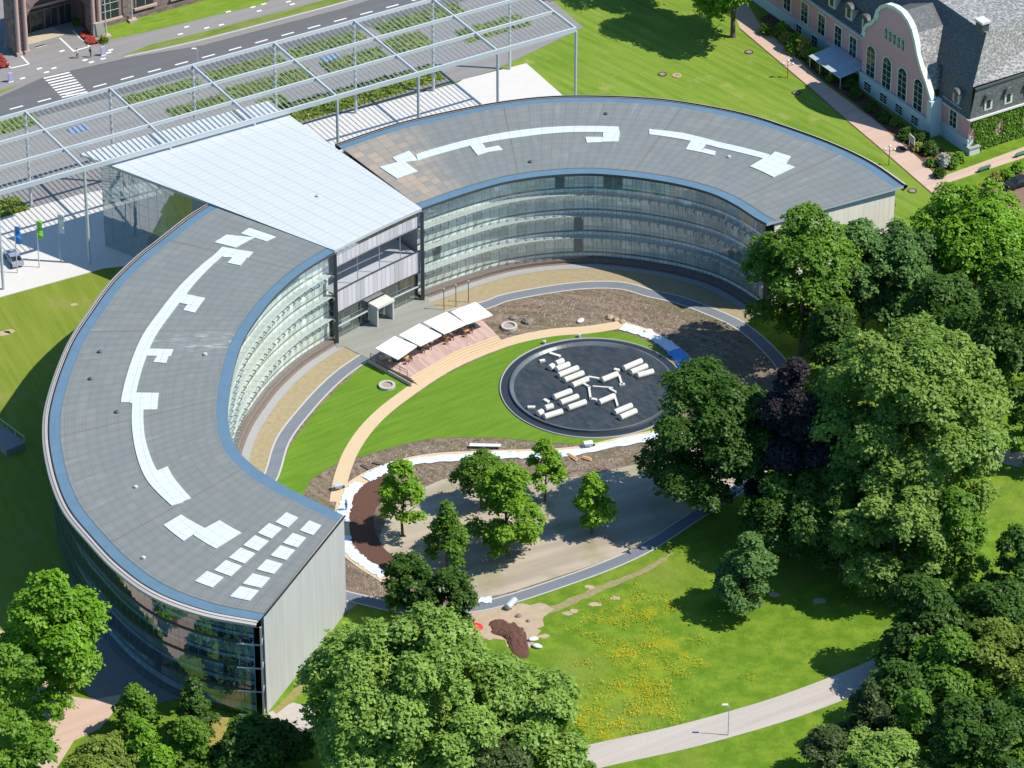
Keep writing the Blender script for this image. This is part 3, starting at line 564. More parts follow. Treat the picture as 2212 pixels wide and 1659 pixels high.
# facades
def wall(C, z0, z1, name, mat, n=None):
    L = np.r_[0, np.cumsum(np.linalg.norm(np.diff(C, axis=0), axis=1))]
    return MB().loft([(*p, z0) for p in C], [(*p, z1) for p in C], [(l, z0) for l in L], [(l, z1) for l in L]).build(name, mat, bld)
ROWS = [0.55 + 3.72 * k for k in range(1, 4)]
def off(W, s, t0=0, t1=1, n=140): return np.array([wpt(W, t, s) for t in np.linspace(t0, t1, n)])
for W in (WL, WR):
    t0, t1 = (0.012, 1) if W is WL else (0, 0.985)
    gi, wi = off(W, 0.982, t0, t1), off(W, 0.94, t0, t1); go, wo = off(W, 0.04, t0, t1), off(W, 0.085, t0, t1)
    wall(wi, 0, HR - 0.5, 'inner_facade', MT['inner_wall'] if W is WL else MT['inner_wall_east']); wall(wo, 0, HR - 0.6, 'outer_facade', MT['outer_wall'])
    wall(gi, 0.5, HR - 0.5, 'inner_glass_skin', MT['glass_inner']); wall(go, 0.4, HR - 1.0, 'outer_glass_skin', MT['glass_outer'])
    for z in ROWS:
        m = MB(); a, b = off(W, 0.986, t0, t1), off(W, 0.945, t0, t1); a3 = lambda P, q: [(*p, q) for p in P]
        m.loft(a3(b, z), a3(a, z)); m.loft(a3(a, z), a3(a, z - .16)); m.loft(a3(a, z - .16), a3(b, z - .16)); m.build('inner_floor_ledge', MT['ledge'], bld)
        m = MB(); a, b = off(W, 0.036, t0, t1), off(W, 0.08, t0, t1)
        m.loft(a3(b, z), a3(a, z)); m.loft(a3(a, z), a3(a, z - .3)); m.loft(a3(a, z - .3), a3(b, z - .3)); m.build('outer_floor_ledge', MT['dark_metal'], bld)
    # sunshade brackets standing off the courtyard glass, one row per storey
    for z in ROWS:
        m = MB(); n = int(W.L * 0.75 / 1.45)
        for k in range(n):
            t = (k + .5) / n; p = wpt(W, t0 + (t1 - t0) * t, 0.992); q = wpt(W, t0 + (t1 - t0) * t, 1.012); 
            m.bar((*p, z + 0.05), (*q, z - 0.1), 0.08, 0.22); m.bar((*p, z - 0.75), (*q, z - 0.12), 0.05, 0.1)
        m.build('sunshade_row', plain('bracket_steel', (0.24, 0.3, 0.28), 0.5), bld)
    m = MB(); a, b = off(W, 0.935, t0, t1), off(W, 0.992, t0, t1); m.loft([(*p, 0.5) for p in a], [(*p, 0.5) for p in b]); m.loft([(*p, 0.5) for p in b], [(*p, 0.06) for p in b]); m.build('plinth', MT['dark_strip'], bld)
# end walls
def endwall(W, t, s0, s1, thick, mat, z1):
    p, q = wpt(W, t, s0), wpt(W, t, s1); d = (q - p) / np.linalg.norm(q - p); nrm = np.array([d[1], -d[0]])
    mid = wpt(W, 0.5, 0.5); 
    if np.dot(nrm, p - wpt(W, 0.08 if t < .5 else 0.92, s0)) < 0: nrm = -nrm
    m = MB(); L = np.linalg.norm(q - p); a, b = p + nrm * thick, q + nrm * thick
    m.add([(*a, 0), (*b, 0), (*b, z1), (*a, z1)], [(0, 1, 2, 3)], [(0, 0), (L, 0), (L, z1), (0, z1)])
    m.add([(*a, z1), (*b, z1), (*q, z1), (*p, z1)], [(0, 1, 2, 3)]); m.add([(*a, 0), (*a, z1), (*p, z1), (*p, 0)], [(0, 1, 2, 3)]); m.add([(*b, 0), (*b, z1), (*q, z1), (*q, 0)], [(0, 1, 2, 3)])
    m.add([(*p, 0), (*q, 0), (*q, z1), (*p, z1)], [(0, 1, 2, 3)])
    m.build('end_wall', mat, bld); return p, q, nrm
p, q, nr = endwall(WL, 0.004, 0.088, 0.995, 0.45, MT['end_wall'], HR - 0.12)
d = (q - p) / np.linalg.norm(q - p)
m = MB(); m.bar((*(p + nr * .62), HR - .05), (*(q + nr * .62), HR - .05), .16, .2); m.build('wall_cap', MT['black'], bld)
# glazed near corner with its steel ladders
c0 = wpt(WL, 0.0, 0.035); ins = p - d * 0.55
MT['slot'] = plain('dark_recess', (0.02, 0.03, 0.035), 0.5)
m = MB(); m.add([(*(p - d * .02 - nr * .2), 0), (*(c0 + nr * .0), 0), (*c0, HR - .8), (*(p - d * .02 - nr * .2), HR - .8)], [(0, 1, 2, 3)], [(0, 0), (2, 0), (2, HR), (0, HR)]); m.build('corner_recess', MT['slot'], bld)
m = MB(); m.bar((*(c0 + nr * .15), 0.2), (*(c0 + nr * .15), HR - 1), .22, .22); m.build('corner_post', MT['steel'], bld)
for k, z in enumerate([z + 0.1 for z in ROWS] + [0.6]):
    m = MB(); e = wpt(WL, 0.024, 0.012); m.bar((*(c0 + nr * .2), z), (*e, z), .18, .16); m.bar((*(c0 + nr * .2), z), (*(p + nr * .1), z), .18, .16)
    for f in (0.3, 0.6, 0.9):
        g = (c0 + nr * .2) * (1 - f) + e * f; m.bar((*g, z - 3.4 if z > 3 else 0), (*g, z), .05, .05)
    m.build('corner_bracket', MT['steel'], bld)
p2, q2, nr2 = endwall(WR, 0.992, 0.07, 0.93, 0.2, MT['cream_end'], HR - 0.5)
d2_ = (q2 - p2) / np.linalg.norm(q2 - p2)
m = MB(); a, b = wpt(WR, 1, 0.03), wpt(WR, 1, 1.0); m.add([(*a, HR - .04), (*b, HR - .04), (*b, HR - .5), (*a, HR - .5)], [(0, 1, 2, 3)]); m.build('end_fascia', MT['steel'], bld)
m = MB(); a1, b1 = a - nr2 * 1.2, b - nr2 * 1.2; m.add([(*a, HR - .5), (*b, HR - .5), (*b1, HR - .52), (*a1, HR - .52)], [(0, 1, 2, 3)]); m.build('end_soffit', MT['black'], bld)
m = MB(); c1 = wpt(WR, 0.985, 0.04); m.add([(*c1, 0), (*p2, 0), (*p2, HR - .6), (*c1, HR - .6)], [(0, 1, 2, 3)], [(0, 0), (1.4, 0), (1.4, HR), (0, HR)]); m.build('corner_glass', glass_mat('green_corner_glass', (0.35, 0.55, 0.45), 0.2, 0.6), bld)
m = MB(); c1 = wpt(WR, 0.985, 0.975); m.add([(*c1, 0), (*q2, 0), (*q2, HR - .6), (*c1, HR - .6)], [(0, 1, 2, 3)]); m.build('corner_recess', MT['slot'], bld)
# entrance hall: white slab, glass sides, open upper void to the courtyard
bl, br, fr, fl = [V(x, y, HR + .12)[:2] for x, y in ((172, 332), (580, 217), (911, 450), (723, 541))]
cu = np.array([wpt(WL, 1, 1) * (1 - f) + wpt(WR, 0, 1) * f for f in np.linspace(0, 1, 13)])
mida = V(822, 491, HR + .12)[:2]; bow = mida - (fl + fr) / 2
front = [fl * (1 - f) + fr * f + bow * 4 * f * (1 - f) for f in np.linspace(0, 1, 17)]
m = MB(); top = [bl * (1 - f) + br * f for f in np.linspace(0, 1, 17)]
lenf = np.linalg.norm(fr - fl); lenb = np.linalg.norm(br - bl); dep = np.linalg.norm(fl - bl); NV = 16
for j in range(NV):
    f0, f1 = j / NV, (j + 1) / NV
    A = [(*(a * (1 - f0) + b * f0), HR + .12) for a, b in zip(top, front)]; B = [(*(a * (1 - f1) + b * f1), HR + .12) for a, b in zip(top, front)]
    w0 = lenb + (lenf - lenb) * f0; w1 = lenb + (lenf - lenb) * f1
    uu = np.linspace(-.5, .5, 17); m.loft(B, A, [(u * w1 + 50, f1 * dep) for u in uu], [(u * w0 + 50, f0 * dep) for u in uu])
m.build('hall_roof', MT['hall_roof'], bld)
m = MB(); loop = list(top) + list(front[::-1]); m.loft([(*p_, HR - .35) for p_ in loop], [(*p_, HR + .118) for p_ in loop], close=True); m.build('hall_roof_edge', plain('hall_roof_edge', (0.4, 0.43, 0.44), 0.5), bld)
cen = (bl + br + fl + fr) / 4
ins = lambda p, k: p + (cen - p) / np.linalg.norm(cen - p) * k
kl = ins(bl, 3.2); kr = ins(br, 3.2); jl = wpt(WL, 0.995, 0.15); jr = wpt(WR, 0.005, 0.15)
jl = fl + (bl - fl) * 0.62 + (cen - (fl + bl) / 2) / np.linalg.norm(cen - (fl + bl) / 2) * 1.2; jr = fr + (br - fr) * 0.62 + (cen - (fr + br) / 2) / np.linalg.norm(cen - (fr + br) / 2) * 1.2
jl0 = fl + (bl - fl) * 0.3 + (jl - (fl + (bl - fl) * 0.62)); jr0 = fr + (br - fr) * 0.3 + (jr - (fr + (br - fr) * 0.62))
for nm, a, b in (('hall_side_glass', kl, jl0), ('hall_back_glass', kr, kl), ('hall_side_glass', jr0, kr)):
    wall(np.array([a, b]), 0.126, HR - .36, nm, MT['glass_hall'])
# inside the hall: an added pale block standing in for a reflection in the glass, a truss and the gallery floors
def lerp2(u, v): return (kl * (1 - u) + kr * u) * (1 - v) + (jl * (1 - u) + jr * u) * v
m = MB(); MT['pale_block'] = panel_mat('pale_block_panels', (0.42, 0.42, 0.38), 2.2, 2.6, 0.03, 0.5); 
A = [lerp2(.16, .5), lerp2(.24, 1.5), lerp2(.5, 1.5), lerp2(.5, .5)]
L = np.r_[0, np.cumsum([np.linalg.norm(A[(i + 1) % 4] - A[i]) for i in range(4)])]
m.loft([(*p_, 4) for p_ in A] + [(*A[0], 4)], [(*p_, HR - 1) for p_ in A] + [(*A[0], HR - 1)], [(l, 0) for l in L], [(l, 11) for l in L]); m.build('pale_hall_block', MT['pale_block'], bld)
m = MB(); a, b = lerp2(.1, .45), lerp2(.12, .95); m.bar((*a, HR - 1), (*b, 4), .5, .5); m.bar((*b, 4), (*lerp2(.1, 1.05), HR - 1), .5, .5); m.bar((*lerp2(.1, .75), 0.2), (*lerp2(.1, .75), HR - 1), .4, .4); m.build('hall_truss', MT['ledge'], bld)
MT['gallery'] = plain('grey_gallery_floor', (0.36, 0.37, 0.41), 0.5)
m = MB(); gp = [front[0] + (cen - front[0]) * .05, front[16] + (cen - front[16]) * .05, fr + (br - fr) * .55, fl + (bl - fl) * .55]; m.prism([tuple(x) for x in gp], 7.6, 7.9); m.build('gallery_floor', MT['gallery'], bld)
m = MB(); m.prism([tuple(x) for x in gp], 4.5, 4.7); m.build('gallery_floor', MT['gallery'], bld)
m = MB(); m.loft([(*(fr + (br - fr) * .55), .1), (*(fl + (bl - fl) * .55), .1)], [(*(fr + (br - fr) * .55), HR - .4), (*(fl + (bl - fl) * .55), HR - .4)]); [m.loft([(*(c_ + (b_ - c_) * .03), .1), (*(c_ + (b_ - c_) * .549), .1)], [(*(c_ + (b_ - c_) * .03), HR - .4), (*(c_ + (b_ - c_) * .549), HR - .4)]) for c_, b_ in ((fl, bl), (fr, br))]; m.build('inner_partition', plain('inner_partition', (0.3, 0.31, 0.33), 0.6), bld)
# courtyard front of the hall: hung translucent panels with an open band between
MT['panel'] = panel_mat('translucent_panels', (0.58, 0.56, 0.59), 0.85, 4.2, 0.16, 0.6, 0.3)
fc = np.array([p_ + (cen - p_) / np.linalg.norm(cen - p_) * .35 for p_ in front])
wall(fc, 12.5, HR - 1.2, 'upper_screen', MT['panel']); wall(fc, HR - 1.15, HR - .4, 'head_glazing', MT['glass_hall']); wall(fc, 4.85, 8.4, 'lower_screen', MT['panel'])
wall(np.array([p_ + (cen - p_) / np.linalg.norm(cen - p_) * .8 for p_ in front]), 0.1, 4.8, 'entrance_glazing', MT['glass_hall'])
wall(np.array([p_ + (cen - p_) / np.linalg.norm(cen - p_) * 2.0 for p_ in front]), 0.1, 4.8, 'foyer_wall', plain('dark_foyer', (0.05, 0.058, 0.06), 0.5))
for f in (0.0, 1.0):
    m = MB(); a = front[0] if f == 0 else front[-1]; m.bar((*a, 0.05), (*a, HR - .4), .55, .55); m.build('hall_column', MT['dark_metal'], bld)
for f in (4, 8, 12):
    m = MB(); a = fc[f]; m.bar((*a, 8.4), (*a, 12.5), .12, .12); m.build('hall_column', MT['steel'], bld)
for z in (12.45, 8.45, 4.8, 2.4):
    m = MB(); 
    for i in range(16): m.bar((*fc[i], z), (*fc[i + 1], z), .16, .16)
    m.build('hall_rail', MT['dark_metal'] if z > 3 else MT['ledge'], bld)
# portal frame over the courtyard door and the white notice board
pc = V(825, 694)[:2]; fd = (fr - fl) / lenf; fn = np.array([fd[1], -fd[0]]); ang = math.atan2(fd[1], fd[0])
m = MB(); m.box((*pc, 3.3), (3.4, 2.0, .35), ang); m.build('portal_roof', plain('portal_white', (0.55, 0.55, 0.5), 0.5), bld)
for sx in (-1, 1):
    m = MB(); a = pc + fd * sx * 1.55; m.box((*a, 1.6), (.28, 1.7, 3.1), ang); m.build('portal_side', MT['ledge'], bld)
q = V(747, 715)[:2]; m = MB(); m.box((*q, 1.6), (1.7, .12, 1.5), ang); m.build('notice_panel', MT['paint'], bld)
sheet('courtyard_terrace', VP([(728, 752), (743, 749), (800, 778), (900, 738), (1000, 690), (958, 672), (930, 655), (880, 560), (690, 640)]), 0.085, MT['terrace'])
# strips at the foot of the courtyard facade
for W in (WL, WR):
    i = off(W, 0.982, 0, 1, 120); n_ = normals(i); c = np.array([2., -11.5])
    if np.dot(n_[60], c - i[60]) < 0: n_ = -n_
    def band(nm, a, b, z, mat): struct(MB().loft([(*x, z) for x in (i + n_ * a)], [(*x, z) for x in (i + n_ * b)]).build(nm, mat))
    band('drain_strip', 0.1, 0.75, 0.03, MT['dark_strip']); band('paved_strip', 0.75, 2.0, 0.034, MT['strip_pale']); band('gravel_strip', 2.0, 8.0, 0.012, MT['tan'])

# ------------------------------------------------------------------ steel pergola
HP = 16.5
F6 = V(1244, 64, HP)[:2]; E1 = np.array([.8575, .5144]); E2 = np.array([-.5144, .8575]); BAY = 14.29; DEP = 20.2
def pg(k, f): return F6 - E1 * BAY * (6 - k) + E2 * DEP * f        # k = bay node, f = 0 front .. 1 back
perg = thing('steel_pergola', 'tall pale grey steel pergola of slatted bays standing over the forecourt', 'pergola', (*pg(3, .5), 0))
PO = np.array([*pg(3, .5), 0])
def loc(p, z): return (p[0] - PO[0], p[1] - PO[1], z)
MT['slat'] = plain('pergola_slats', (0.6, 0.63, 0.63), 0.45, var=0.05)
MT['pbeam'] = plain('pergola_beams', (0.44, 0.475, 0.49), 0.4, var=0.05)
K0, K1 = -2, 6
for f, nm, wz in ((0, 'edge_beam', .62), (1 / 3, 'beam', .42), (2 / 3, 'beam', .42), (1, 'edge_beam', .5)):
    m = MB(); m.bar(loc(pg(K0, f), HP), loc(pg(K1, f), HP), .3 if nm == 'beam' else .4, wz); m.bar(loc(pg(K0, f) , HP + wz / 2 + .08), loc(pg(K1, f), HP + wz / 2 + .08), .34, .05); m.build(nm, MT['pbeam'], perg)
for k in range(K0, K1 + 1):
    m = MB(); m.bar(loc(pg(k, 0.013), HP + .12), loc(pg(k, .987), HP + .12), .26, .48); m.build('cross_beam', MT['pbeam'], perg)
    for f in (0, 1):
        m = MB(); m.tube([loc(pg(k, f), 0.13 if not (k in (1, 2) and f == 0) else HR + .13), loc(pg(k, f), HP - .3)], .24, 10); m.build('column', MT['pbeam'], perg)
for k in range(K0, K1):
    for r in range(3):
        m = MB()
        for j in range(1, 17):
            u = k + j / 17; m.bar(loc(pg(u, r / 3 + .014), HP - .05), loc(pg(u, (r + 1) / 3 - .014), HP - .05), .03, .22)
        m.build('slats', MT['slat'], perg)
MT['blue_panel'] = plain('blue_roof_panel', (0.2, 0.285, 0.42), 0.4, var=0.05)
for q in (T('TL', (428, 852), (545, 812), (585, 845), (470, 880)), [(690, 130), (728, 118), (737, 125), (702, 138)]):
    m = MB(); P_ = [V(x, y, HP - .5) for x, y in q]; m.prism([(p_[0] - PO[0], p_[1] - PO[1]) for p_ in P_], HP - .3, HP - .22); m.build('blue_panel', MT['blue_panel'], perg)
# planting beds beneath: one clipped low hedge block each
def leafmat(name, c1, c2, trans=0.25):
    m = M(name); t = m.attr('tint'); r = m.objrand()
    c = m.mix(t, c1, c2); c = m.scale(c, 0.9 + 0.2 * r)
    d = m.n('ShaderNodeBsdfDiffuse'); m.put(d.inputs[0], c); tr = m.n('ShaderNodeBsdfTranslucent'); m.put(tr.inputs[0], m.scale(c, 1.1))
    g = m.n('ShaderNodeBsdfGlossy'); g.inputs['Roughness'].default_value = 0.45; m.put(g.inputs[0], (1, 1, 1, 1))
    x = m.n('ShaderNodeMixShader'); x.inputs[0].default_value = trans; m.nt.links.new(d.outputs[0], x.inputs[1]); m.nt.links.new(tr.outputs[0], x.inputs[2])
    y = m.n('ShaderNodeMixShader'); y.inputs[0].default_value = 0.012; m.nt.links.new(x.outputs[0], y.inputs[1]); m.nt.links.new(g.outputs[0], y.inputs[2])
    m.nt.links.new(y.outputs[0], m.out.inputs[0]); return m.mat
LEAF = {
 'plane': leafmat('plane_leaves', (0.092, 0.178, 0.026), (0.26, 0.38, 0.07)),
 'plane_old': leafmat('plane_leaves_old', (0.101, 0.195, 0.019), (0.303, 0.441, 0.063)),
 'bright': leafmat('bright_leaves', (0.074, 0.187, 0.009), (0.209, 0.382, 0.023)),
 'mid': leafmat('mid_green_leaves', (0.060, 0.142, 0.012), (0.155, 0.277, 0.028)),
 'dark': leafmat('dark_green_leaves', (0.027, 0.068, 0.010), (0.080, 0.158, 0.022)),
 'bluish': leafmat('blue_green_leaves', (0.054, 0.128, 0.031), (0.142, 0.254, 0.062)),
 'copper': leafmat('copper_beech_leaves', (0.014, 0.012, 0.015), (0.036, 0.028, 0.032), .1),
 'smoky': leafmat('smoky_dark_leaves', (0.035, 0.063, 0.018), (0.097, 0.134, 0.040)),
 'olive': leafmat('olive_leaves', (0.094, 0.150, 0.019), (0.249, 0.321, 0.053)),
 'young': leafmat('young_leaves', (0.088, 0.202, 0.010), (0.222, 0.389, 0.026)),
 'hedge': leafmat('hedge_leaves', (0.1, 0.155, 0.015), (0.22, 0.28, 0.045)),
 'white': leafmat('white_flowering_leaves', (0.3, 0.34, 0.24), (0.55, 0.56, 0.48)),
 'ivy': leafmat('ivy_leaves', (0.047, 0.128, 0.009), (0.155, 0.284, 0.022)),
 'flower': leafmat('yellow_flowering_leaves', (0.12, 0.18, 0.03), (0.4, 0.36, 0.08)),
}
BARK = plain('bark', (0.1, 0.075, 0.055), 0.9, var=0.3)
def leaf_mesh(name, P, Nn, size, tint, mat, parent=None, loc=(0, 0, 0), aspect=0.62):
    """many small folded leaf faces in one mesh"""
    n = len(P); rng = np.random.default_rng(n)
    Nn = Nn / (np.linalg.norm(Nn, axis=1)[:, None] + 1e-9); a = rng.normal(size=(n, 3)); x = np.cross(Nn, a); x /= np.linalg.norm(x, axis=1)[:, None] + 1e-9; y = np.cross(Nn, x)
    s = (size * rng.uniform(.45, 1.5, n))[:, None] * 0.5
    v = np.stack([P - x * s, P - y * s * aspect, P + x * s, P + y * s * aspect], 1).reshape(-1, 3)
    me = bpy.data.meshes.new(name); me.vertices.add(4 * n); me.vertices.foreach_set('co', v.astype(np.float32).ravel())
    me.loops.add(4 * n); me.loops.foreach_set('vertex_index', np.arange(4 * n, dtype=np.int32)); me.polygons.add(n)
    me.polygons.foreach_set('loop_start', np.arange(0, 4 * n, 4, dtype=np.int32)); me.polygons.foreach_set('loop_total', np.full(n, 4, dtype=np.int32))
    at = me.attributes.new('tint', 'FLOAT', 'FACE'); at.data.foreach_set('value', tint.astype(np.float32)); me.materials.append(mat); me.update(calc_edges=True)
    o = bpy.data.objects.new(name, me); COL.objects.link(o); o.location = loc
    if parent: o.parent = parent
    return o
def crown_points(seed, Rr, Hc, shape, leaf=0.5, dens=1.0, fine=False):
    """leaf tufts spread over overlapping boughs: each bough a lumpy dome of its own, with gaps between"""
    rng = np.random.default_rng(seed); P = []; Nn = []; Tt = []
    def prof(h):
        if shape == 'cone': return float(np.clip((1 - h) ** 0.75 * min(1, (h + .04) * 6) ** .5, 0, 1))
        if shape == 'egg': return float(np.clip((1 - h) ** 0.5 * min(1, (h + .05) * 3.6) ** .5 * 1.2, 0, 1.0))
        return float(np.clip(math.sqrt(max(0, 1 - (2 * h - .92) ** 2 / 1.17)), 0, 1))
    sp = float(np.clip(.05 * Rr + .42, .48, .92)) * (leaf / .5) ** .3
    nb = int(({'cone': 30, 'egg': 24}.get(shape, 22) + Rr * 1.7) * (2.6 if fine else 1.15)); B = []
    az0 = rng.uniform(0, 6.28, 4); amp = rng.uniform(.05, .15, 4)
    for i in range(nb):
        h = (i + rng.uniform(0, 1)) / nb * .94 + .03 if shape == 'cone' else rng.beta(1.35, 1.15) * .94 + .03
        az = i * 2.39996 + rng.normal() * .4; wob = 1 + sum(amp[k] * math.cos((k + 2) * az + az0[k] + 3 * h * (k - 1.5)) for k in range(4))
        rp = prof(h) * Rr * (min(1.06, max(.86, wob)) if fine else min(1.12, max(.7, wob))); br = Rr * (rng.uniform(.1, .235) if fine else rng.uniform(.17, .35)) * (.8 if shape == 'cone' else 1) * (.55 + .45 * min(1, rp / Rr * 1.2))
        inner = rng.random() < (.3 if fine else .16); rc = max(0, rp - br * rng.uniform(.8, 1.05)) * (rng.uniform(.2, .7) if inner else 1)
        B.append((rc * math.cos(az), rc * math.sin(az), br * .7 + h * max(.1, Hc - br * 1.5), br))
    B = np.array(B)
    for i, (x, y, z, br) in enumerate(B):
        tone = rng.uniform(0, 1)
        for fr, mul in ((1.0, 1.0), (.68, .6)):
            n = max(5, int(4 * math.pi * br * br * .72 * fr * fr * mul * dens / sp ** 2)); u = (np.arange(n) + rng.uniform(0, 1, n)) / n
            cz = 1 - 1.5 * u; az = np.arange(n) * 2.399963 + rng.normal(size=n) * .3 + i; sn = np.sqrt(np.maximum(0, 1 - cz ** 2)); d = np.c_[sn * np.cos(az), sn * np.sin(az), cz]
            push = 1 + rng.normal(size=n) * .07 + (rng.random(n) < .12) * rng.uniform(.05, .22, n)
            tc = np.array([x, y, z]) + d * (br * fr * push)[:, None] * np.array([1, 1, .85])
            dd = np.linalg.norm((tc[:, None] - B[None, :, :3]) / np.array([1, 1, .85]), axis=2) / B[None, :, 3]; dd[:, i] = 9
            keep = (dd.min(1) > .62) & (rng.random(n) > .1); tc, d = tc[keep], d[keep]; n = len(tc)
            if not n: continue
            tr = sp * rng.uniform(.34, .68, n); nlf = int(19 * sp ** 2 * (.5 / leaf) ** 2) + 5; tt = rng.uniform(0, 1, n)
            o = rng.normal(size=(n, nlf, 3)) * tr[:, None, None] * np.array([.78, .78, .27]); o[..., 2] -= (o[..., 0] * d[:, None, 0] + o[..., 1] * d[:, None, 1]) * .4
            P.append((tc[:, None] + o).reshape(-1, 3)); Nn.append((d[:, None] * .55 + np.array([0, 0, .75]) + rng.normal(size=(n, nlf, 3)) * .34).reshape(-1, 3))
            Tt.append(np.clip(.3 * tone + .38 * np.repeat(tt, nlf) + .34 * rng.uniform(0, 1, n * nlf), 0, 1))
    return np.concatenate(P), np.concatenate(Nn), np.concatenate(Tt)
def add_tree(name, label, cat, kind, cx, cy, wpx, hpx, seed, shape='round', zb=2.5, leaf=0.5, dens=1.0, group=None, trunk=True):
    Rr = wpx / 2 / 15.4; A = .97 * math.sqrt(max((hpx / 2 / 15.1) ** 2 - (Rr * .537) ** 2, (Rr * .55) ** 2)) / .843; Hc = 2 * A; ft = V(cx, cy, zb + A)
    t = thing(name, label, cat, (ft[0], ft[1], 0), 0, group); P, Nn, Tt = crown_points(seed, Rr, Hc, shape, leaf, dens, kind == 'plane' or name == 'round_tree')
    P[:, 2] = np.maximum(P[:, 2] + zb, .12); leaf_mesh('crown', P, Nn, np.full(len(P), leaf), Tt, LEAF[kind], t)
    if trunk:
        rng = random.Random(seed); m = MB(); r0 = max(.1, Rr * .055); top = zb + Hc * .72
        m.tube([(0, 0, -.05), (0, 0, .25), (rng.uniform(-.1, .1), rng.uniform(-.1, .1), zb + .2), (rng.uniform(-.3, .3), rng.uniform(-.3, .3), zb + Hc * .4), (0, 0, top)], [r0 * 1.45, r0 * 1.1, r0 * .9, r0 * .55, r0 * .15], 8)
        for k in range(7):
            a = k * 2.4 + rng.random(); h = zb + Hc * (.08 + .08 * k); l = Rr * (.75 - .05 * k)
            m.tube([(0, 0, h), (math.cos(a) * l * .5, math.sin(a) * l * .5, h + l * .35), (math.cos(a) * l, math.sin(a) * l, h + l * .55)], [r0 * .45, r0 * .28, r0 * .08], 5)
        m.build('trunk', BARK, t, True)
    return t
def leafy_box(name, label, cat, poly, z0, z1, kind, n, leaf, seed, group=None):
    """clipped or loose planting filling a plan outline"""
    rng = np.random.default_rng(seed); P_ = np.array(poly); lo, hi = P_.min(0), P_.max(0); pts = []
    x, y = P_[:, 0], P_[:, 1]; x2, y2 = np.roll(x, -1), np.roll(y, -1)
    while sum(len(q) for q in pts) < n:
        q = rng.uniform(lo, hi, (n * 2, 2)); c = ((y[None] > q[:, 1:2]) != (y2[None] > q[:, 1:2])) & (q[:, :1] < (x2 - x)[None] * (q[:, 1:2] - y[None]) / ((y2 - y)[None] + 1e-12) + x[None]); pts.append(q[c.sum(1) % 2 == 1])
    q = np.concatenate(pts)[:n]; ct = q.mean(0); z = z0 + (z1 - z0) * rng.beta(3, 1.2, n) + .18 * np.sin(q[:, 0] * 2.1 + 3 * np.sin(q[:, 1])) * (z1 - z0)
    z = np.maximum(z, .16); tint = np.clip(.5 + .28 * np.sin(q[:, 0] * 1.7 + seed) * np.cos(q[:, 1] * 1.3) + rng.normal(size=n) * .22, 0, 1)
    return tag(leaf_mesh(name, np.c_[q - ct, z], np.c_[rng.normal(size=(n, 2)) * .5, np.ones(n)], np.full(n, leaf), tint, LEAF[kind], None, (ct[0], ct[1], 0)), label, cat, group)
# grassy planting beds under the pergola (plan strips between the paving)
e1s, e2s = E1, E2
def bed(px_a, px_b, wid, label, seed, kind='hedge'):
    a, b = V(*px_a)[:2], V(*px_b)[:2]; L = np.dot(b - a, E1); q = [a, a + E1 * L, a + E1 * L + E2 * wid, a + E2 * wid]
    o = struct(MB().prism([tuple(p) for p in q], .10, .2).build('planting_soil', MT['verge'])); ar = L * wid
    leafy_box('planting_bed', label, 'planting bed', q, .2, .6, kind, int(ar * 11), .45, seed, 'planting beds under the pergola')
bed((640, 268), (876, 197), 6.2, 'large leafy planting bed beside the right edge of the white hall roof', 1)
bed((880, 196), (962, 172), 5.5, 'leafy planting bed left of the grey driveway below the pergola end', 2)
bed((-60, 490), (62, 452), 4.8, 'leafy planting bed left of the flagpoles under the pergola', 3)
bed((288, 234), (440, 190), 3.8, 'narrow planting bed near the zebra crossing, first bed of the roadside row', 4)
bed((462, 184), (620, 138), 4.1, 'narrow roadside planting bed second from the zebra crossing', 5)
bed((640, 134), (800, 88), 4.1, 'narrow roadside planting bed third from the zebra crossing', 6)
bed((830, 80), (1010, 28), 4.3, 'narrow roadside planting bed farthest from the zebra crossing', 7)
bed((380, 262), (500, 224), 3.8, 'mid-forecourt planting bed above the left half of the white hall roof', 8)
bed((510, 222), (690, 172), 4.6, 'mid-forecourt planting bed above the right half of the white hall roof', 9)
bed((720, 164), (845, 128), 4.6, 'planting bed in the middle of the forecourt, right of the white hall roof', 10)
bed((860, 120), (940, 98), 5.2, 'planting bed left of the paved driveway at the pergola end', 11)
bed((1010, 95), (1150, 55), 4.4, 'planting bed at the far right end of the pergola', 12)
bed((-60, 310), (90, 268), 4.1, 'narrow planting bed left of the zebra crossing by the road', 13)
bed((585, 250), (640, 235), 5.2, 'small planting bed at the back corner of the white hall roof', 14)

# ------------------------------------------------------------------ pink villa
vd = np.array([.5200, -.8542]); vw = np.array([.8542, .5200]); VO = V(1859.7, 186.7)[:2]
villa = thing('pink_villa', 'pink plastered villa with a curved gable, slate mansard roofs and ivy on its sunny side', 'villa', (*VO, 0), math.atan2(vd[1], vd[0]))
# local frame: x along the path front (u), y = -w (into the building is -y after rotation), z up
def L3(u, w_, z): return (u, w_ , z)
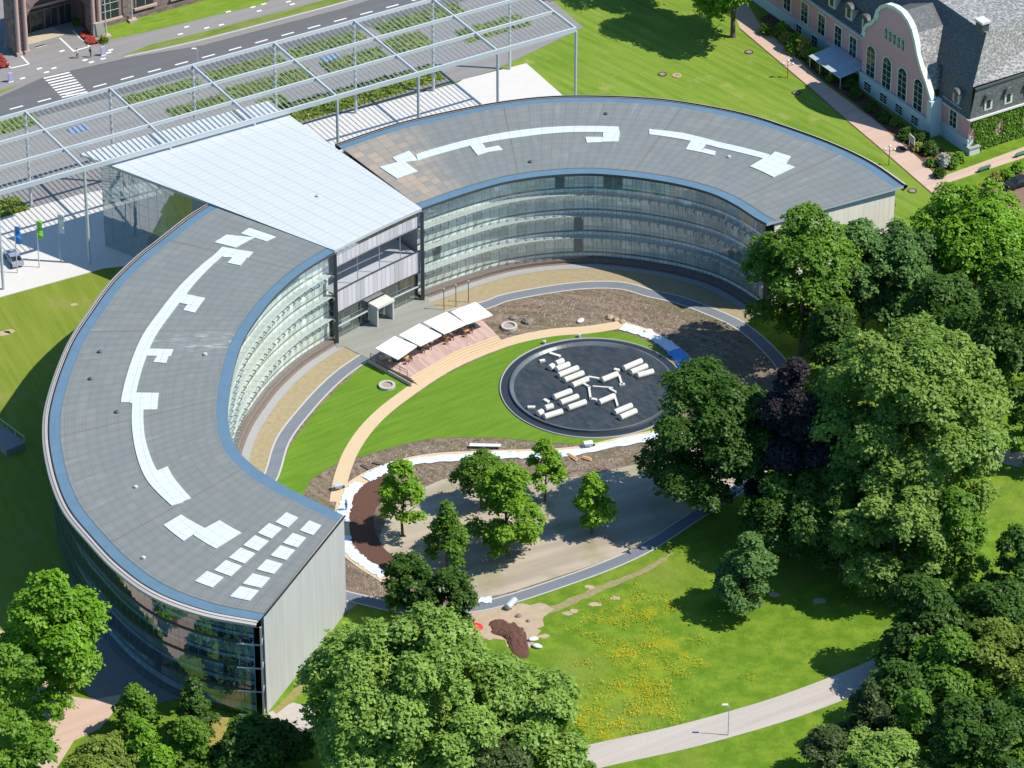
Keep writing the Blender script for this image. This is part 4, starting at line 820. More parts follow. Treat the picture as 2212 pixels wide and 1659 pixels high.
# after the rotation local +y points to (-vd.y, vd.x) = vw, so w runs along local +y
MT['pink'] = plain('pink_plaster', (0.68, 0.36, 0.375), 0.85, var=0.06, scale=1)
MT['plinth'] = plain('pale_blue_plinth', (0.5, 0.6, 0.64), 0.85, var=0.05)
MT['trim'] = plain('pale_green_trim', (0.62, 0.7, 0.6), 0.7, var=0.1)
MT['wtrim'] = plain('white_trim', (0.55, 0.54, 0.51), 0.6)
MT['pane'] = plain('dark_pane', (0.025, 0.035, 0.04), 0.12, var=0.3)
def slate_mat(name, c1, c2):
    m = M(name); p = m.pos(); a = m.noise(m.mapping(p, rot=(0, 0, R(-59)), sc=(1, 1, 2.2)), 1.9, 4, 0.75); b = m.white(m.floor_v(m.mapping(p, rot=(0, 0, R(-59)), sc=(1.6, 1.6, 3.2)))) if hasattr(m, 'floor_v') else a
    v = m.voro(m.mapping(p, rot=(0, 0, R(-59)), sc=(1.2, 1.2, 2.6)), 1.6)
    return m.bsdf(m.mix(m.smooth(a * .6 + v * .45, .35, .78), c1, c2), 0.6, normal=m.bump(a, .4, .06))
MT['slate'] = slate_mat('slate_roof', (0.13, 0.125, 0.125), (0.4, 0.385, 0.37))
MT['slate_smooth'] = slate_mat('smooth_slate', (0.07, 0.075, 0.08), (0.125, 0.13, 0.132))
GW = 18.9
gab = [(0, 0), (0, 9.2), (.3, 10.4), (1.0, 11.6), (2.2, 12.4), (3.1, 13.6), (3.6, 15.2), (4.6, 16.5), (6.2, 17.5), (8.2, 17.95), (10.2, 17.9), (11.8, 17.2), (12.9, 16.2), (13.8, 14.6), (14.6, 12.6), (15.8, 10.6), (17.2, 8.9), (18.2, 7.4), (18.9, 6.4), (18.9, 0)]
def fac(mb, pts, w0, w1, mi=0):
    """outline in the front plane (u, z) given a thickness along w"""
    n = len(pts); vs = [(u, w0, z) for u, z in pts] + [(u, w1, z) for u, z in pts]
    mb.add(vs, [tuple(range(n)), tuple(range(2 * n - 1, n - 1, -1))] + [(i, n + i, n + (i + 1) % n, (i + 1) % n) for i in range(n)], mi=mi)
m = MB(); fac(m, [(u, max(z, 2.7)) for u, z in gab], 0, .6); m.build('gable_wall', MT['pink'], villa)
m = MB()
for (u0, z0), (u1, z1) in zip(gab[1:-2], gab[2:-1]): m.bar((u0, .15, z0), (u1, .15, z1), .95, .55)
m.build('gable_coping', MT['trim'], villa)
m = MB(); m.box((GW / 2, .1, 1.35), (GW + .1, 1.0, 2.7)); m.box((GW / 2, -.45, 2.78), (GW + .3, .2, .22)); m.build('plinth', MT['plinth'], villa)
def window(u, z0, w_, h, arched=False, y=-.02, frame=MT['trim'], fr=.3, bars=2, parent=villa, side=None):
    a = [(u - w_ / 2, z0), (u + w_ / 2, z0)]
    if arched: a += [(u + w_ / 2 * math.cos(t), z0 + h - w_ / 2 + w_ / 2 * math.sin(t)) for t in np.linspace(0, math.pi, 9)]
    else: a += [(u + w_ / 2, z0 + h), (u - w_ / 2, z0 + h)]
    c = np.array(a).mean(0); o = MB(); big = [(c[0] + (p_[0] - c[0]) * (1 + 2 * fr / w_), c[1] + (p_[1] - c[1]) * (1 + 2 * fr / h)) for p_ in a]
    fac(o, big, y - .12, y + .05); ob = o.build('window', frame, parent)
    g = MB(); fac(g, a, y - .16, y - .1); pn = g.build('pane', MT['pane'], ob)
    b = MB()
    for k in range(1, bars + 1): b.box((u, y - .18, z0 + h * k / (bars + 1)), (w_, .05, .055))
    b.box((u, y - .18, z0 + h * .46), (.055, .05, h * .9)); b.build('glazing_bars', MT['trim'], ob)
    return ob
for u in (2.5, 6.9, 11.1, 15.4): window(u, 3.0, 2.1, 5.4, True, bars=4)
for u in (2.5, 6.9, 11.1, 15.4): window(u, .55, 1.7, 1.35, False, y=-.42, bars=2, fr=.12)
for k in range(5): window(6.2 + k * 1.15, 11.5, .62, 1.8, False, bars=1, fr=.14)
# long left wing
EZ = 7.3
m = MB(); m.box((-20, 8.4, 4.6), (40, 12.8, 5.3)); m.build('wing_wall', MT['pink'], villa)
m = MB(); m.box((-20.05, 1.95, 1.0), (40, .4, 2.0)); m.build('wing_plinth', MT['plinth'], villa)
m = MB(); m.add([(-40, 1.8, EZ), (-.1, 1.8, EZ), (-.1, 4.6, 11.8), (-40, 4.6, 11.8), (-.1, 12, 14.6), (-40, 12, 14.6)], [(0, 1, 2, 3), (3, 2, 4, 5)]); m.build('wing_roof', MT['slate_smooth'], villa)
m = MB(); m.box((-20, 1.75, EZ - .05), (40, .5, .25)); m.build('wing_gutter', MT['wtrim'], villa)
for u in (-1.3, -5.2, -9.4, -14.1, -19, -24): window(u, 2.6, 1.7, 3.4, False, y=1.98, bars=2)
for u in (-5.5, -10.3, -15.5, -20): window(u, .35, 1.4, 1.2, False, y=1.73, bars=1, fr=.15)
def dormer(u, y0, z, wd=1.9, h=2.4, d=2.6, turned=False, small=False):
    e = bpy.data.objects.new('dormer', None)
    m = MB(); m.box((0, d / 2, h / 2), (wd, d, h)); o = m.build('dormer', MT['wtrim'], villa); o.location = (u, y0, z)
    if turned: o.rotation_euler = (0, 0, R(90))
    r = MB(); n = 7; pr_ = [(-wd / 2 - .2 + (wd + .4) * k / (n - 1), h - .05 + (.6 if not small else .75) * math.sin(math.pi * k / (n - 1)) ** .7) for k in range(n)]
    fac(r, pr_ + [(wd / 2 + .2, h - .3), (-wd / 2 - .2, h - .3)], -.3, d); r.build('dormer_roof', MT['slate_smooth'], o)
    g = MB(); g.box((0, -.04, h * .48), (wd * .42, .1, h * .62)); g.build('pane', MT['pane'], o); return o
for u in (-2.6, -7.2, -12): dormer(u, 2.2, EZ + 1.0)
# gable roof behind the curved gable: shallow upper and steep lower slopes
m = MB(); ridge = 17.3; sl_ = [(1.2, 10.8), (4.6, 15.6), (9, 17.4), (13.4, 15.6), (17.9, 7.4)]
for (u0, z0), (u1, z1) in ((sl_[0], sl_[1]), (sl_[1], sl_[2]), (sl_[2], sl_[3])): m.add([(u0, .5, z0), (u1, .5, z1), (u1, 9, z1), (u0, 9, z0)], [(0, 1, 2, 3)])
m.build('gable_roof', MT['slate_smooth'], villa)
m = MB(); (u0, z0), (u1, z1) = sl_[3], sl_[4]; m.add([(u0, .5, z0), (u1, .5, z1), (u1, 4.5, z1), (u0, 7, z0)], [(0, 1, 2, 3)]); m.build('gable_roof', MT['slate'], villa)
# right-hand block with the ivy side
UC, WC = 26.6, 1.66
m = MB(); m.add([(18.9, WC, 2.4), (UC, WC, 2.4), (UC, WC, 6.2), (18.9, WC, 6.2), (UC, 40, 2.4), (UC, 40, 6.2)], [(0, 1, 2, 3), (1, 4, 5, 2)]); m.build('block_wall', MT['pink'], villa)
m = MB(); m.box(((18.9 + UC) / 2 + .1, WC + .3, 1.2), (UC - 18.9 + .1, 1.0, 2.4)); m.build('block_plinth', MT['plinth'], villa)
m = MB(); m.box((19.0, .5, 3.2), (1.1, 2.2, 6.4)); m.build('gable_pier', MT['plinth'], villa)
B0 = (UC - 1.2, WC + 1.2); RU, RW, RZ = 22.6, WC + 5.4, 18.0; BZ = 10.9
m = MB(); m.add([(18.6, WC - .2, 6.1), (UC + .25, WC - .2, 6.1), (B0[0], B0[1], BZ), (17.5, B0[1], BZ)], [(0, 1, 2, 3)]); m.add([(15, B0[1], BZ), (B0[0], B0[1], BZ), (RU, RW, RZ), (-30, RW, RZ + .6), (-30, B0[1], BZ)], [(0, 1, 2, 3, 4)]); m.build('mansard_front', MT['slate_smooth'], villa)
m = MB(); m.add([(UC + .25, WC - .2, 6.1), (UC + .25, 40, 6.1), (UC - .4, 40, BZ), (B0[0] + .8, B0[1], BZ)], [(0, 1, 2, 3)])
m.build('mansard_side', MT['slate_smooth'], villa)
m = MB(); m.add([(B0[0], B0[1], BZ + .02), (B0[0], 40, BZ + .02), (RU - 9, 40, BZ + 3.2), (RU, RW, RZ)], [(0, 1, 2, 3)]); m.add([(RU, RW, RZ), (RU - 9, 40, BZ + 3.2), (-30, 40, BZ), (-30, RW, RZ + .6)], [(0, 1, 2, 3)]); m.build('main_roof', MT['slate'], villa)
m = MB(); m.bar((B0[0] + .9, B0[1] - .2, BZ + .05), (B0[0] + .4, 40, BZ + .05), .4, .25); m.build('roof_break', MT['dark_metal'], villa)
m = MB(); m.bar((UC + .3, WC - .3, 6.05), (UC + .3, 40, 6.05), .5, .28); m.bar((19.6, WC - .25, 6.05), (UC + .3, WC - .25, 6.05), .4, .2); m.build('gutter', MT['wtrim'], villa)
dormer(22.7, WC + .1, 7.0, 1.7, 2.2, 2.0)
for k in range(4):
    o = dormer(UC + .2, WC + 3.4 + k * 3.9, 6.9, 1.5, 2.2, 1.6, True, True)
m = MB(); m.bar((19.6, WC - .1, 7.0), (24.6, WC - .1, 7.0), .12, .12); m.build('snow_guard', MT['steel'], villa)
m = MB(); m.box((21.2, RW + .2, 17.6), (1.7, 1.3, 3.6)); ch = m.build('chimney', MT['dark_metal'], villa); m = MB(); m.box((21.2, RW + .2, 19.5), (2.1, 1.7, .35)); m.build('chimney_cap', MT['wtrim'], ch)
for (u, w_) in ((14.5, 17), (19, 12), (16, 26)):
    dormer(UC - 6 - (u - 14) * .1, w_, 12.2 + (w_ - 12) * .0, 1.7, 2.4, 2.4, True)
for u in (22.6,): window(u, 2.9, 1.6, 3.0, False, y=WC - .02, bars=2)
# ivy on the sunny side wall
rng = np.random.default_rng(5); n = 9000; yv = rng.uniform(WC + .3, 30, n); zv = rng.uniform(.2, 5.9, n)
keep = (np.abs(((yv - WC - 5.2) % 5.4) - 0) > 1.5) | (zv < 1.6) | (zv > 4.6) | (rng.random(n) < .15); yv, zv = yv[keep], zv[keep]; n = len(yv)
leaf_mesh('ivy', np.c_[UC + rng.uniform(.05, .45, n), yv, zv], np.c_[np.ones(n), rng.normal(size=n) * .5, rng.normal(size=n) * .5 + .4], np.full(n, .42), np.clip(rng.normal(.5, .25, n), 0, 1), LEAF['ivy'], villa)
m = MB(); m.box((UC - .1, 20, 1.3), (.1, 37, 2.4)); m.build('side_base', MT['pink'], villa)
# glazed veranda on the left wing
m = MB(); m.add([(-9.8, 1.7, 2.75), (-.8, 1.7, 2.75), (-.8, -3.5, 2.1), (-9.8, -3.5, 2.1)], [(0, 1, 2, 3)], [(0, 0), (9, 0), (9, 5), (0, 5)]); m.build('veranda_roof', panel_mat('veranda_glass', (0.36, 0.44, 0.5), .8, 2, .08, .6), villa)
m = MB()
for u in (-9.6, -6.8, -3.9, -1): m.bar((u, -3.4, 0), (u, -3.4, 2.1), .09, .09)
m.bar((-9.8, -3.5, 2.05), (-.8, -3.5, 2.05), .1, .1); m.build('veranda_posts', MT['wtrim'], villa)
q = V(2101, 326)[:2]
wp = thing('garden_wall', 'low white garden wall running right from the pink villa corner', 'wall', (*q, 0), math.atan2(vw[1], vw[0]))
m = MB(); m.box((11.5, 0, .45), (21, .4, .9)); m.build('wall', MT['wtrim'], wp); m = MB(); m.box((11.5, 0, .97), (21.2, .55, .14)); m.build('coping', MT['strip_pale'], wp)
q = V(2099, 330)[:2]; wp = thing('stone_pedestal', 'white stone pedestal at the villa corner beside the garden wall', 'pedestal', (*q, 0), .5)
m = MB(); m.box((0, 0, .6), (1.9, 1.5, 1.2)); m.build('block', MT['wtrim'], wp); m = MB(); m.box((0, 0, 1.28), (2.2, 1.8, .16)); m.build('cap', MT['strip_pale'], wp)

# ------------------------------------------------------------------ sandstone building across the street
bd = E1.copy(); bq = V(205, 62)[:2]; br_ = thing('sandstone_building', 'reddish sandstone building with an arched carriage portal and stone pilasters', 'building', (*bq, 0), math.atan2(bd[1], bd[0]))
def stone_mat():
    m = M('rough_sandstone'); p = m.obj(); x, y, z = m.xyz(p)
    row = m.floor(z / .45); k = m.floor((x + row * .37) / .8); cell = m.white(m.comb(k, row, m.floor(y)))
    ln = m.math('MAXIMUM', m.fract(z / .45) < .1, m.fract((x + row * .37) / .8) < .06)
    c = m.mix(cell, (0.15, 0.105, 0.095), (0.29, 0.2, 0.17)); c = m.mix(m.smooth(m.noise(p, .5, 4), .4, .7) * .6, c, (0.16, 0.14, 0.14))
    return m.bsdf(m.mix(ln * .5, c, (0.09, 0.07, 0.065)), .9, normal=m.bump(cell, .4, .05))
MT['stone'] = stone_mat(); MT['pil'] = plain('pink_pilaster_stone', (0.42, 0.3, 0.26), .8, var=.12)
UR = 40
m = MB(); m.box((UR / 2, 1.5, 7), (UR, 3, 14)); m.build('wall', MT['stone'], br_)
# portal: pier, arch opening as a real recess between two masses
PL, PRt = -13.0, -1.6
for u, w_ in ((-.7, 1.8), (-14.2, 2.4)):
    m = MB(); m.box((u, -.2, 7), (w_, 3.4, 14)); m.build('portal_pier', MT['stone'], br_)
arch = [(PL, 14), (PRt, 14), (PRt, 5.0)] + [((PL + PRt) / 2 + (PRt - PL) / 2 * math.cos(t), 5.0 + 4.6 * math.sin(t)) for t in np.linspace(0, math.pi, 13)[1:-1]] + [(PL, 5.0)]
m = MB(); fac(m, arch, -1.6, 1.4); m.build('portal_arch', MT['stone'], br_)
m = MB(); m.add([(PL - 1, 4.2, 0), (PRt + 1, 4.2, 0), (PRt + 1, 4.2, 14), (PL - 1, 4.2, 14)], [(0, 1, 2, 3)]); m.add([(PL, 0, 0), (PL, 4.2, 0), (PL, 4.2, 9), (PL, 0, 9)], [(0, 1, 2, 3)]); m.add([(PRt, 0, 0), (PRt, 4.2, 0), (PRt, 4.2, 9), (PRt, 0, 9)], [(0, 1, 2, 3)]); m.build('portal_lining', plain('portal_lining', (0.13, 0.095, 0.09), .8), br_)
for u in (-11.2, -8.6, -6, -3.4):
    m = MB(); m.box((u, 4.1, 1.9), (2.1, .15, 3.6)); dd = m.build('portal_door', MT['pane'], br_); m = MB(); m.box((u, 4.0, 3.75), (2.4, .2, .25)); m.box((u - 1.2, 4.0, 2), (.22, .2, 4)); m.box((u, 3.98, 2.2), (.1, .1, 3)); m.build('door_frame', plain('bronze_frame', (0.16, 0.115, 0.1), .5), dd)
m = MB(); m.box(((PL + PRt) / 2, 4.0, 4.6), (11.4, .3, .35)); m.build('transom', MT['pil'], br_)
for u in (-1.2, -.1, -13.4, -14.8):
    m = MB(); m.tube([(u, -2.1, 0), (u, -2.1, 12)], .36, 12); m.box((u, -2.1, .35), (1.0, 1.0, .7)); m.build('pilaster', MT['pil'], br_)
m = MB(); m.box((-.6, -2.4, 1.2), (2.2, .9, 2.4), taper=.8); m.build('buttress', plain('grey_buttress', (0.33, 0.31, 0.28), .8), br_)
for u, z0, w_, h in ((2.9, 1.3, 3.0, 4.2), (9.3, 2.0, 3.0, 8), (16, 2.0, 3.0, 8), (22.5, 2.0, 3.0, 8), (29, 2, 3, 8)):
    window(u, z0, w_, h, u < 4, y=-.02, frame=MT['stone'], fr=.35, bars=2, parent=br_)
    s = MB(); s.box((u, -.25, z0 - .3), (w_ + 1.2, .6, .35)); s.build('window_sill', MT['pil'], br_)
m = MB(); m.box((18, -.3, .45), (37, .5, .9)); m.build('base_course', MT['stone'], br_)

# ------------------------------------------------------------------ round pool with its cylinders
PC = V(1280, 838); RPX = 15.0
pool = thing('round_pool', 'round dark fountain basin with a pale inner rim on the courtyard lawn', 'fountain', (PC[0], PC[1], 0))
def slab_floor():
    m = M('dark_basin_slabs'); x, y, _ = m.xyz(m.mapping(m.obj(), rot=(0, 0, R(-38))))
    ln = m.math('MAXIMUM', m.fract(x / .55) < .09, m.fract(y / 1.1) < .05); cell = m.white(m.comb(m.floor(x / .55), m.floor(y / 1.1)))
    c = m.mix(cell, (0.026, 0.035, 0.044), (0.046, 0.056, 0.066)); c = m.mix(m.smooth(m.noise(m.obj(), .25, 5), .45, .7) * .5, c, (0.06, 0.07, 0.078)); c = m.mix(ln * .5, c, (0.03, 0.035, 0.04))
    return m.bsdf(c, m.smooth(m.noise(m.obj(), .3, 4), .3, .7) * .3 + .3, spec=0.25)
m = MB(); m.lathe([(13.4, .02), (13.4, .22), (13.24, .22), (13.2, .1)], n=96); m.build('outer_kerb', MT['strip_pale'], pool, True)
m = MB(); m.lathe([(13.22, .1), (11.9, .1)], n=96); m.build('water_channel', plain('dark_channel', (0.028, 0.034, 0.044), .3, var=.15), pool)
m = MB(); m.lathe([(11.95, .1), (11.95, .45), (11.7, .45), (11.35, .12)], n=96); m.build('inner_rim', plain('dark_rim_stone', (0.1, 0.115, 0.13), .3, var=.8, scale=.16), pool)  # broad pale and dark swings in the colour imitate highlights on the rim
m = MB(); m.lathe([(11.4, .12), (0.01, .12)], n=96); m.build('basin_floor', slab_floor(), pool)
ZP = lambda x, y: (1071.4 + x * .1927, 720 + y * .1927)
MT['log'] = plain('cream_cylinder', (0.62, 0.595, 0.54), .55, var=.16)
logs = [((600, 382), (640, 355)), ((672, 335), (752, 300)), ((675, 398), (820, 340)), ((700, 465), (918, 380)), ((765, 520), (978, 438)), ((855, 578), (1030, 505)), ((1188, 518), (1362, 448)),
        ((1430, 388), (1632, 303)), ((1510, 432), (1690, 360)), ((1585, 468), (1762, 420)), ((648, 712), (842, 640)), ((722, 772), (918, 700)), ((808, 832), (1005, 762)), ((1155, 768), (1328, 695)),
        ((1330, 882), (1520, 803)), ((1392, 938), (1570, 862)), ((470, 895), (520, 868)), ((552, 832), (636, 808)), ((542, 930), (742, 868))]
words = ['topmost short', 'upper left', 'third from the top left', 'long fourth from the top left', 'fifth from the top left', 'lowest of the upper left row', 'single upper middle', 'upper of the right trio', 'middle of the right trio', 'lower of the right trio',
         'upper of the central lower trio', 'middle of the central lower trio', 'lower of the central lower trio', 'single lower middle', 'upper of the lower right pair', 'lower of the lower right pair', 'short lower left', 'middle of the lower left trio', 'long lower left']
for (a, b), wd in zip(logs, words):
    p_, q_ = V(*ZP(*a), .6), V(*ZP(*b), .6); c = (p_ + q_) / 2
    m = MB(); d = (q_ - p_) / 2; d[2] = 0; m.tube([-d * 1.0, -d * .98, d * .98, d], [.37, .44, .44, .37], 14); o = m.build('stone_cylinder', MT['log'], None, False); o.location = (c[0], c[1], .5); tag(o, wd + ' cream cylinder lying on the dark pool floor', 'cylinder', 'cream cylinders in the pool')
beams = [((1035, 492), (1155, 512), .35), ((1040, 600), (1062, 745), .3), ((1085, 600), (1310, 618), .25), ((1380, 475), (1412, 582), .3), ((1385, 580), (1445, 575), .4), ((1330, 705), (1365, 820), .28), ((975, 565), (1055, 610), .3), ((1050, 735), (1130, 750), .45), ((1270, 625), (1345, 665), .3), ((1325, 405), (1382, 420), .5), ((355, 832), (440, 832), .5), ((540, 745), (592, 775), .5), ((490, 315), (550, 305), .5), ((600, 225), (720, 262), .45)]
bw = ['pale flat slab below the upper left row', 'upright pale slab joining the two central groups', 'long thin slab right of centre', 'slab hanging from the upper middle cylinder', 'short slab end at the right of centre', 'slab running to the lower right pair', 'slab under the lowest upper cylinder', 'short slab at the centre foot', 'slab above the single lower cylinder', 'slab at the tip of the upper middle cylinder', 'small slab at the far lower left', 'small round-topped slab above the lower left trio', 'small slab at the far upper left', 'slab touching the pool rim at the upper left']
for (a, b, wd), s in zip(beams, bw):
    p_, q_ = V(*ZP(*a), .25), V(*ZP(*b), .25); c = (p_ + q_) / 2; d = (q_ - p_) / 2; d[2] = 0
    m = MB(); m.bar(-d, d, wd, .28); o = m.build('stone_slab', MT['log']); o.location = (c[0], c[1], .28); tag(o, s + ' in the round pool', 'slab', 'pale slabs in the pool')
q = V(1261, 727); 
for x, y, s in ((1176, 743, 'left'), (1251, 729, 'upper')):
    q = V(x, y); m = MB(); m.lathe([(.01, .55), (.25, .5), (.25, .05)], n=12); o = m.build('pool_spout', MT['steel'], None); o.location = (q[0], q[1], .05); tag(o, 'small pale spout on the kerb at the %s edge of the round pool' % s, 'spout', 'pool spouts')

# ------------------------------------------------------------------ terrace deck, parasols, tables, chairs
DZ = .62
deck = thing('timber_deck', 'pinkish timber terrace deck with beige steps in front of the entrance hall', 'terrace', (*V(950, 750)[:2], 0))
DO = V(950, 750)[:2]
def dloc(px): p_ = V(*px, DZ)[:2] - DO; return (p_[0], p_[1])
top = [(800, 776), (884, 815), (980, 760), (1074, 724), (1044, 693), (1000, 688), (905, 735)]
def deck_mat():
    m = M('deck_boards'); q = m.mapping(m.pos(), rot=(0, 0, -math.atan2(E1[1], E1[0]))); x, y, _ = m.xyz(q)
    cell = m.white(m.comb(m.floor(x / .42), m.floor(y / 4.0)))
    c = m.mix(cell, (0.38, 0.25, 0.215), (0.5, 0.36, 0.315)); c = m.mix((m.fract(x / .42) < .12) * .5, c, (0.2, 0.12, 0.1)); return m.bsdf(c, .7)
m = MB(); m.prism([dloc(p_) for p_ in top], .02, DZ); m.build('deck_boards', deck_mat(), deck)
fs = [(884, 815), (980, 760), (1074, 724)]; fcv = cr([dloc(p_) for p_ in fs], 8); nn = normals(fcv)
if nn[8][1] > 0: nn = -nn
for k in range(4):
    z = DZ - .15 * k - .004; a, b = fcv + nn * (.02 + .42 * k), fcv + nn * (.44 + .42 * k)
    m = MB(); m.loft([(*p_, z) for p_ in a], [(*p_, z) for p_ in b]); m.loft([(*p_, z) for p_ in b], [(*p_, max(.02, z - .15)) for p_ in b])
    m.add([(*a[0], .02), (*b[0], .02), (*b[0], z), (*a[0], z)], [(0, 1, 2, 3)]); m.build('step', MT['beige_path'], deck)
m = MB(); a, b = np.array(dloc((796, 776))), np.array(dloc((889, 828))); m.bar((*a, .3), (*b, .3), .12, .66); m.build('side_wall', MT['kerb'], deck)
rl = thing('terrace_railing', 'low dark railing along the left side of the timber deck', 'railing', (*V(835, 795)[:2], DZ)); RO = V(835, 795)[:2]
a, b = V(800, 776, DZ)[:2] - RO, V(880, 812, DZ)[:2] - RO
for k in range(6): p_ = a + (b - a) * k / 5; m = MB(); m.bar((*p_, 0), (*p_, 1.0), .07, .07); m.build('post', MT['dark_metal'], rl)
m = MB(); m.bar((*a, 1.0), (*b, 1.0), .07, .05); m.bar((*a, .55), (*b, .55), .05, .04); m.build('rail', MT['dark_metal'], rl)
PZ = 2.9
cans = [((810.8, 752), (852.5, 726), (900.8, 747), (859, 776)), ((861.6, 723.7), (905.8, 698.7), (954, 723.7), (907.5, 747)), ((914, 696), (964, 673.7), (1007.5, 699.6), (959, 721)), ((974, 673), (1027.5, 652), (1064, 679.6), (1009, 699.6))]
MT['canvas'] = plain('white_canvas', (0.8, 0.8, 0.81), .8, var=.03)
for k, (cn, s) in enumerate(zip(cans, ('leftmost of the row, nearest the deck railing', 'second from the left in the row', 'third from the left in the row', 'rightmost of the row, beside the soil bank'))):
    P_ = [V(x, y, PZ)[:2] for x, y in cn]; c = sum(P_) / 4; t = thing('parasol', 'square white parasol, ' + s, 'parasol', (*c, DZ if k else DZ), 0, 'white parasols on the terrace')
    z0 = PZ - DZ; lp = [(*(p_ - c), z0) for p_ in P_]; m = MB(); m.add(lp + [(0, 0, z0 + .3)], [(0, 1, 4), (1, 2, 4), (2, 3, 4), (3, 0, 4)])
    m.loft([(x, y, z - .16) for x, y, z in lp], lp, close=True); m.build('canopy', MT['canvas'], t)
    m = MB(); m.tube([(0, 0, 0), (0, 0, z0 + .36)], .05, 8); m.build('pole', MT['steel'], t); m = MB(); m.box((0, 0, .06), (.9, .9, .12)); m.build('base', MT['dark_metal'], t)
    for p_ in lp: m = MB(); m.bar((0, 0, z0 + .22), (p_[0] * .97, p_[1] * .97, z0 - .04), .04, .05); m.build('rib', MT['steel'], t)
MT['orange'] = plain('orange_table_top', (0.62, 0.33, 0.12), .5); MT['chairwood'] = plain('brown_chair', (0.28, 0.17, 0.13), .6); MT['chairpale'] = plain('pale_chair', (0.52, 0.47, 0.43), .6)
def table(x, y, label, top_m):
    q = V(x, y, DZ); t = thing('cafe_table', label, 'table', (q[0], q[1], DZ), .5, 'tables on the timber deck')
    m = MB(); m.lathe([(.01, .74), (.5, .74), (.5, .70), (.01, .70)], n=18); m.build('table_top', top_m, t); m = MB(); m.tube([(0, 0, .05), (0, 0, .7)], .05, 8); m.lathe([(.28, 0), (.28, .04), (.01, .06)], n=12); m.build('pedestal', MT['dark_metal'], t); return q
def chair(x, y, a, mt, label):
    t = thing('cafe_chair', label, 'chair', (x, y, DZ), a, 'chairs on the timber deck')
    m = MB(); m.box((0, 0, .45), (.46, .46, .05)); m.build('seat', mt, t); m = MB(); m.box((0, .21, .72), (.46, .05, .42)); m.build('backrest', mt, t)
    for sx in (-1, 1):
        for sy in (-1, 1): m = MB(); m.bar((sx * .2, sy * .2, 0), (sx * .2, sy * .2, .44), .05, .05); m.build('leg', MT['dark_metal'], t)
tbs = [(876, 779, 'orange-topped round table in front of the leftmost parasol', 'orange'), (917, 755, 'orange-topped round table in front of the second parasol', 'orange'), (963, 736, 'orange-topped round table in front of the third parasol', 'orange'), (1006, 721, 'orange-topped round table in front of the rightmost parasol', 'orange'),
       (838, 779, 'pale round table beside the deck railing', 'chairpale'), (868, 760, 'pale round table in the shade of the leftmost parasol', 'chairpale'), (930, 738, 'pale round table in the shade of the second parasol', 'chairpale'), (985, 712, 'pale round table in the shade of the third parasol', 'chairpale')]
rng = random.Random(4)
for x, y, lb, mt in tbs:
    q = table(x, y, lb, MT[mt]); short = lb.replace('orange-topped round ', 'orange ').replace('pale round ', 'pale ')
    for k, pos in enumerate(('right', 'back', 'left', 'front')):
        a = k * math.pi / 2 + rng.uniform(-.3, .3); r = rng.uniform(.78, .95)
        chair(q[0] + r * math.cos(a), q[1] + r * math.sin(a), a - math.pi / 2, MT['chairwood'] if mt == 'orange' else MT['chairpale'], '%s chair at the %s of the %s' % ('brown' if mt == 'orange' else 'pale', pos, short))

# ------------------------------------------------------------------ small things
def ring_well(x, y, label):
    q = V(x, y); t = thing('concrete_ring', label, 'shaft ring', (q[0], q[1], 0), 0, 'concrete rings in the courtyard')
    m = MB(); m.lathe([(1.2, 0), (1.2, .45), (.85, .45), (.85, .1)], n=28); m.build('rim', MT['kerb'], t, False); m = MB(); m.lathe([(.86, .2), (.01, .24)], n=20); m.build('fill', plain('pinkish_grit', (0.33, 0.25, 0.22), .9, var=.3), t)
ring_well(836, 836, 'white concrete ring on the bright lawn left of the deck steps'); ring_well(1100, 708, 'white concrete ring on bare soil right of the deck')
for x, y, lb in ((1618, 113, 'round drain cover on the lawn near the shadow of the big tree'), (1720, 201, 'round drain cover on the lawn left of the shaded stretch of pink path'), (1971, 413, 'round drain cover on the lawn by the far building corner'), (1431, 161, 'greyish round drain cover, left of a pair on the back lawn'), (1462, 164, 'orange-rimmed round drain cover, right of a pair on the back lawn')):
    q = V(x, y); t = thing('drain_cover', lb, 'drain cover', (q[0], q[1], .01), 0, 'drain covers in the lawn')
    m = MB(); m.lathe([(.72, 0), (.72, .12), (.5, .12), (.5, .08)], n=24); m.build('rim', MT['mulch'] if x != 1462 else MT['edge_orange'], t); m = MB(); m.lathe([(.51, .09), (.01, .1)], n=16); m.build('lid', MT['pavement'], t)
def flag(x, y, col, label, sh):
    q = V(x, y); t = thing('flagpole', label, 'flagpole', (q[0], q[1], .126), 0, 'flagpoles on the plaza')
    m = MB(); m.tube([(0, 0, 0), (0, 0, 8.3)], [.09, .05], 8); m.build('pole', MT['steel'], t); m = MB(); n = 8
    A = [(.07, .03 * math.cos(k), 8.1 - k * .44) for k in range(n)]; B = [(.85 + .07 * math.sin(k * .9 + 1 + sh), .2 * math.cos(k * 1.3 + sh), 8.05 - k * .44) for k in range(n)]
    m.loft(A, B); m.build('flag', plain(col[0], col[1], .7), t)
flag(131, 567, ('white_flag', (.68, .7, .72)), 'flagpole with a hanging white flag, nearest the glass hall', 0); flag(85, 579, ('green_flag', (.2, .5, .05)), 'flagpole with a hanging green flag, middle of three', 1); flag(38, 591, ('blue_flag', (.03, .2, .6)), 'flagpole with a hanging blue flag, leftmost of three', 2)
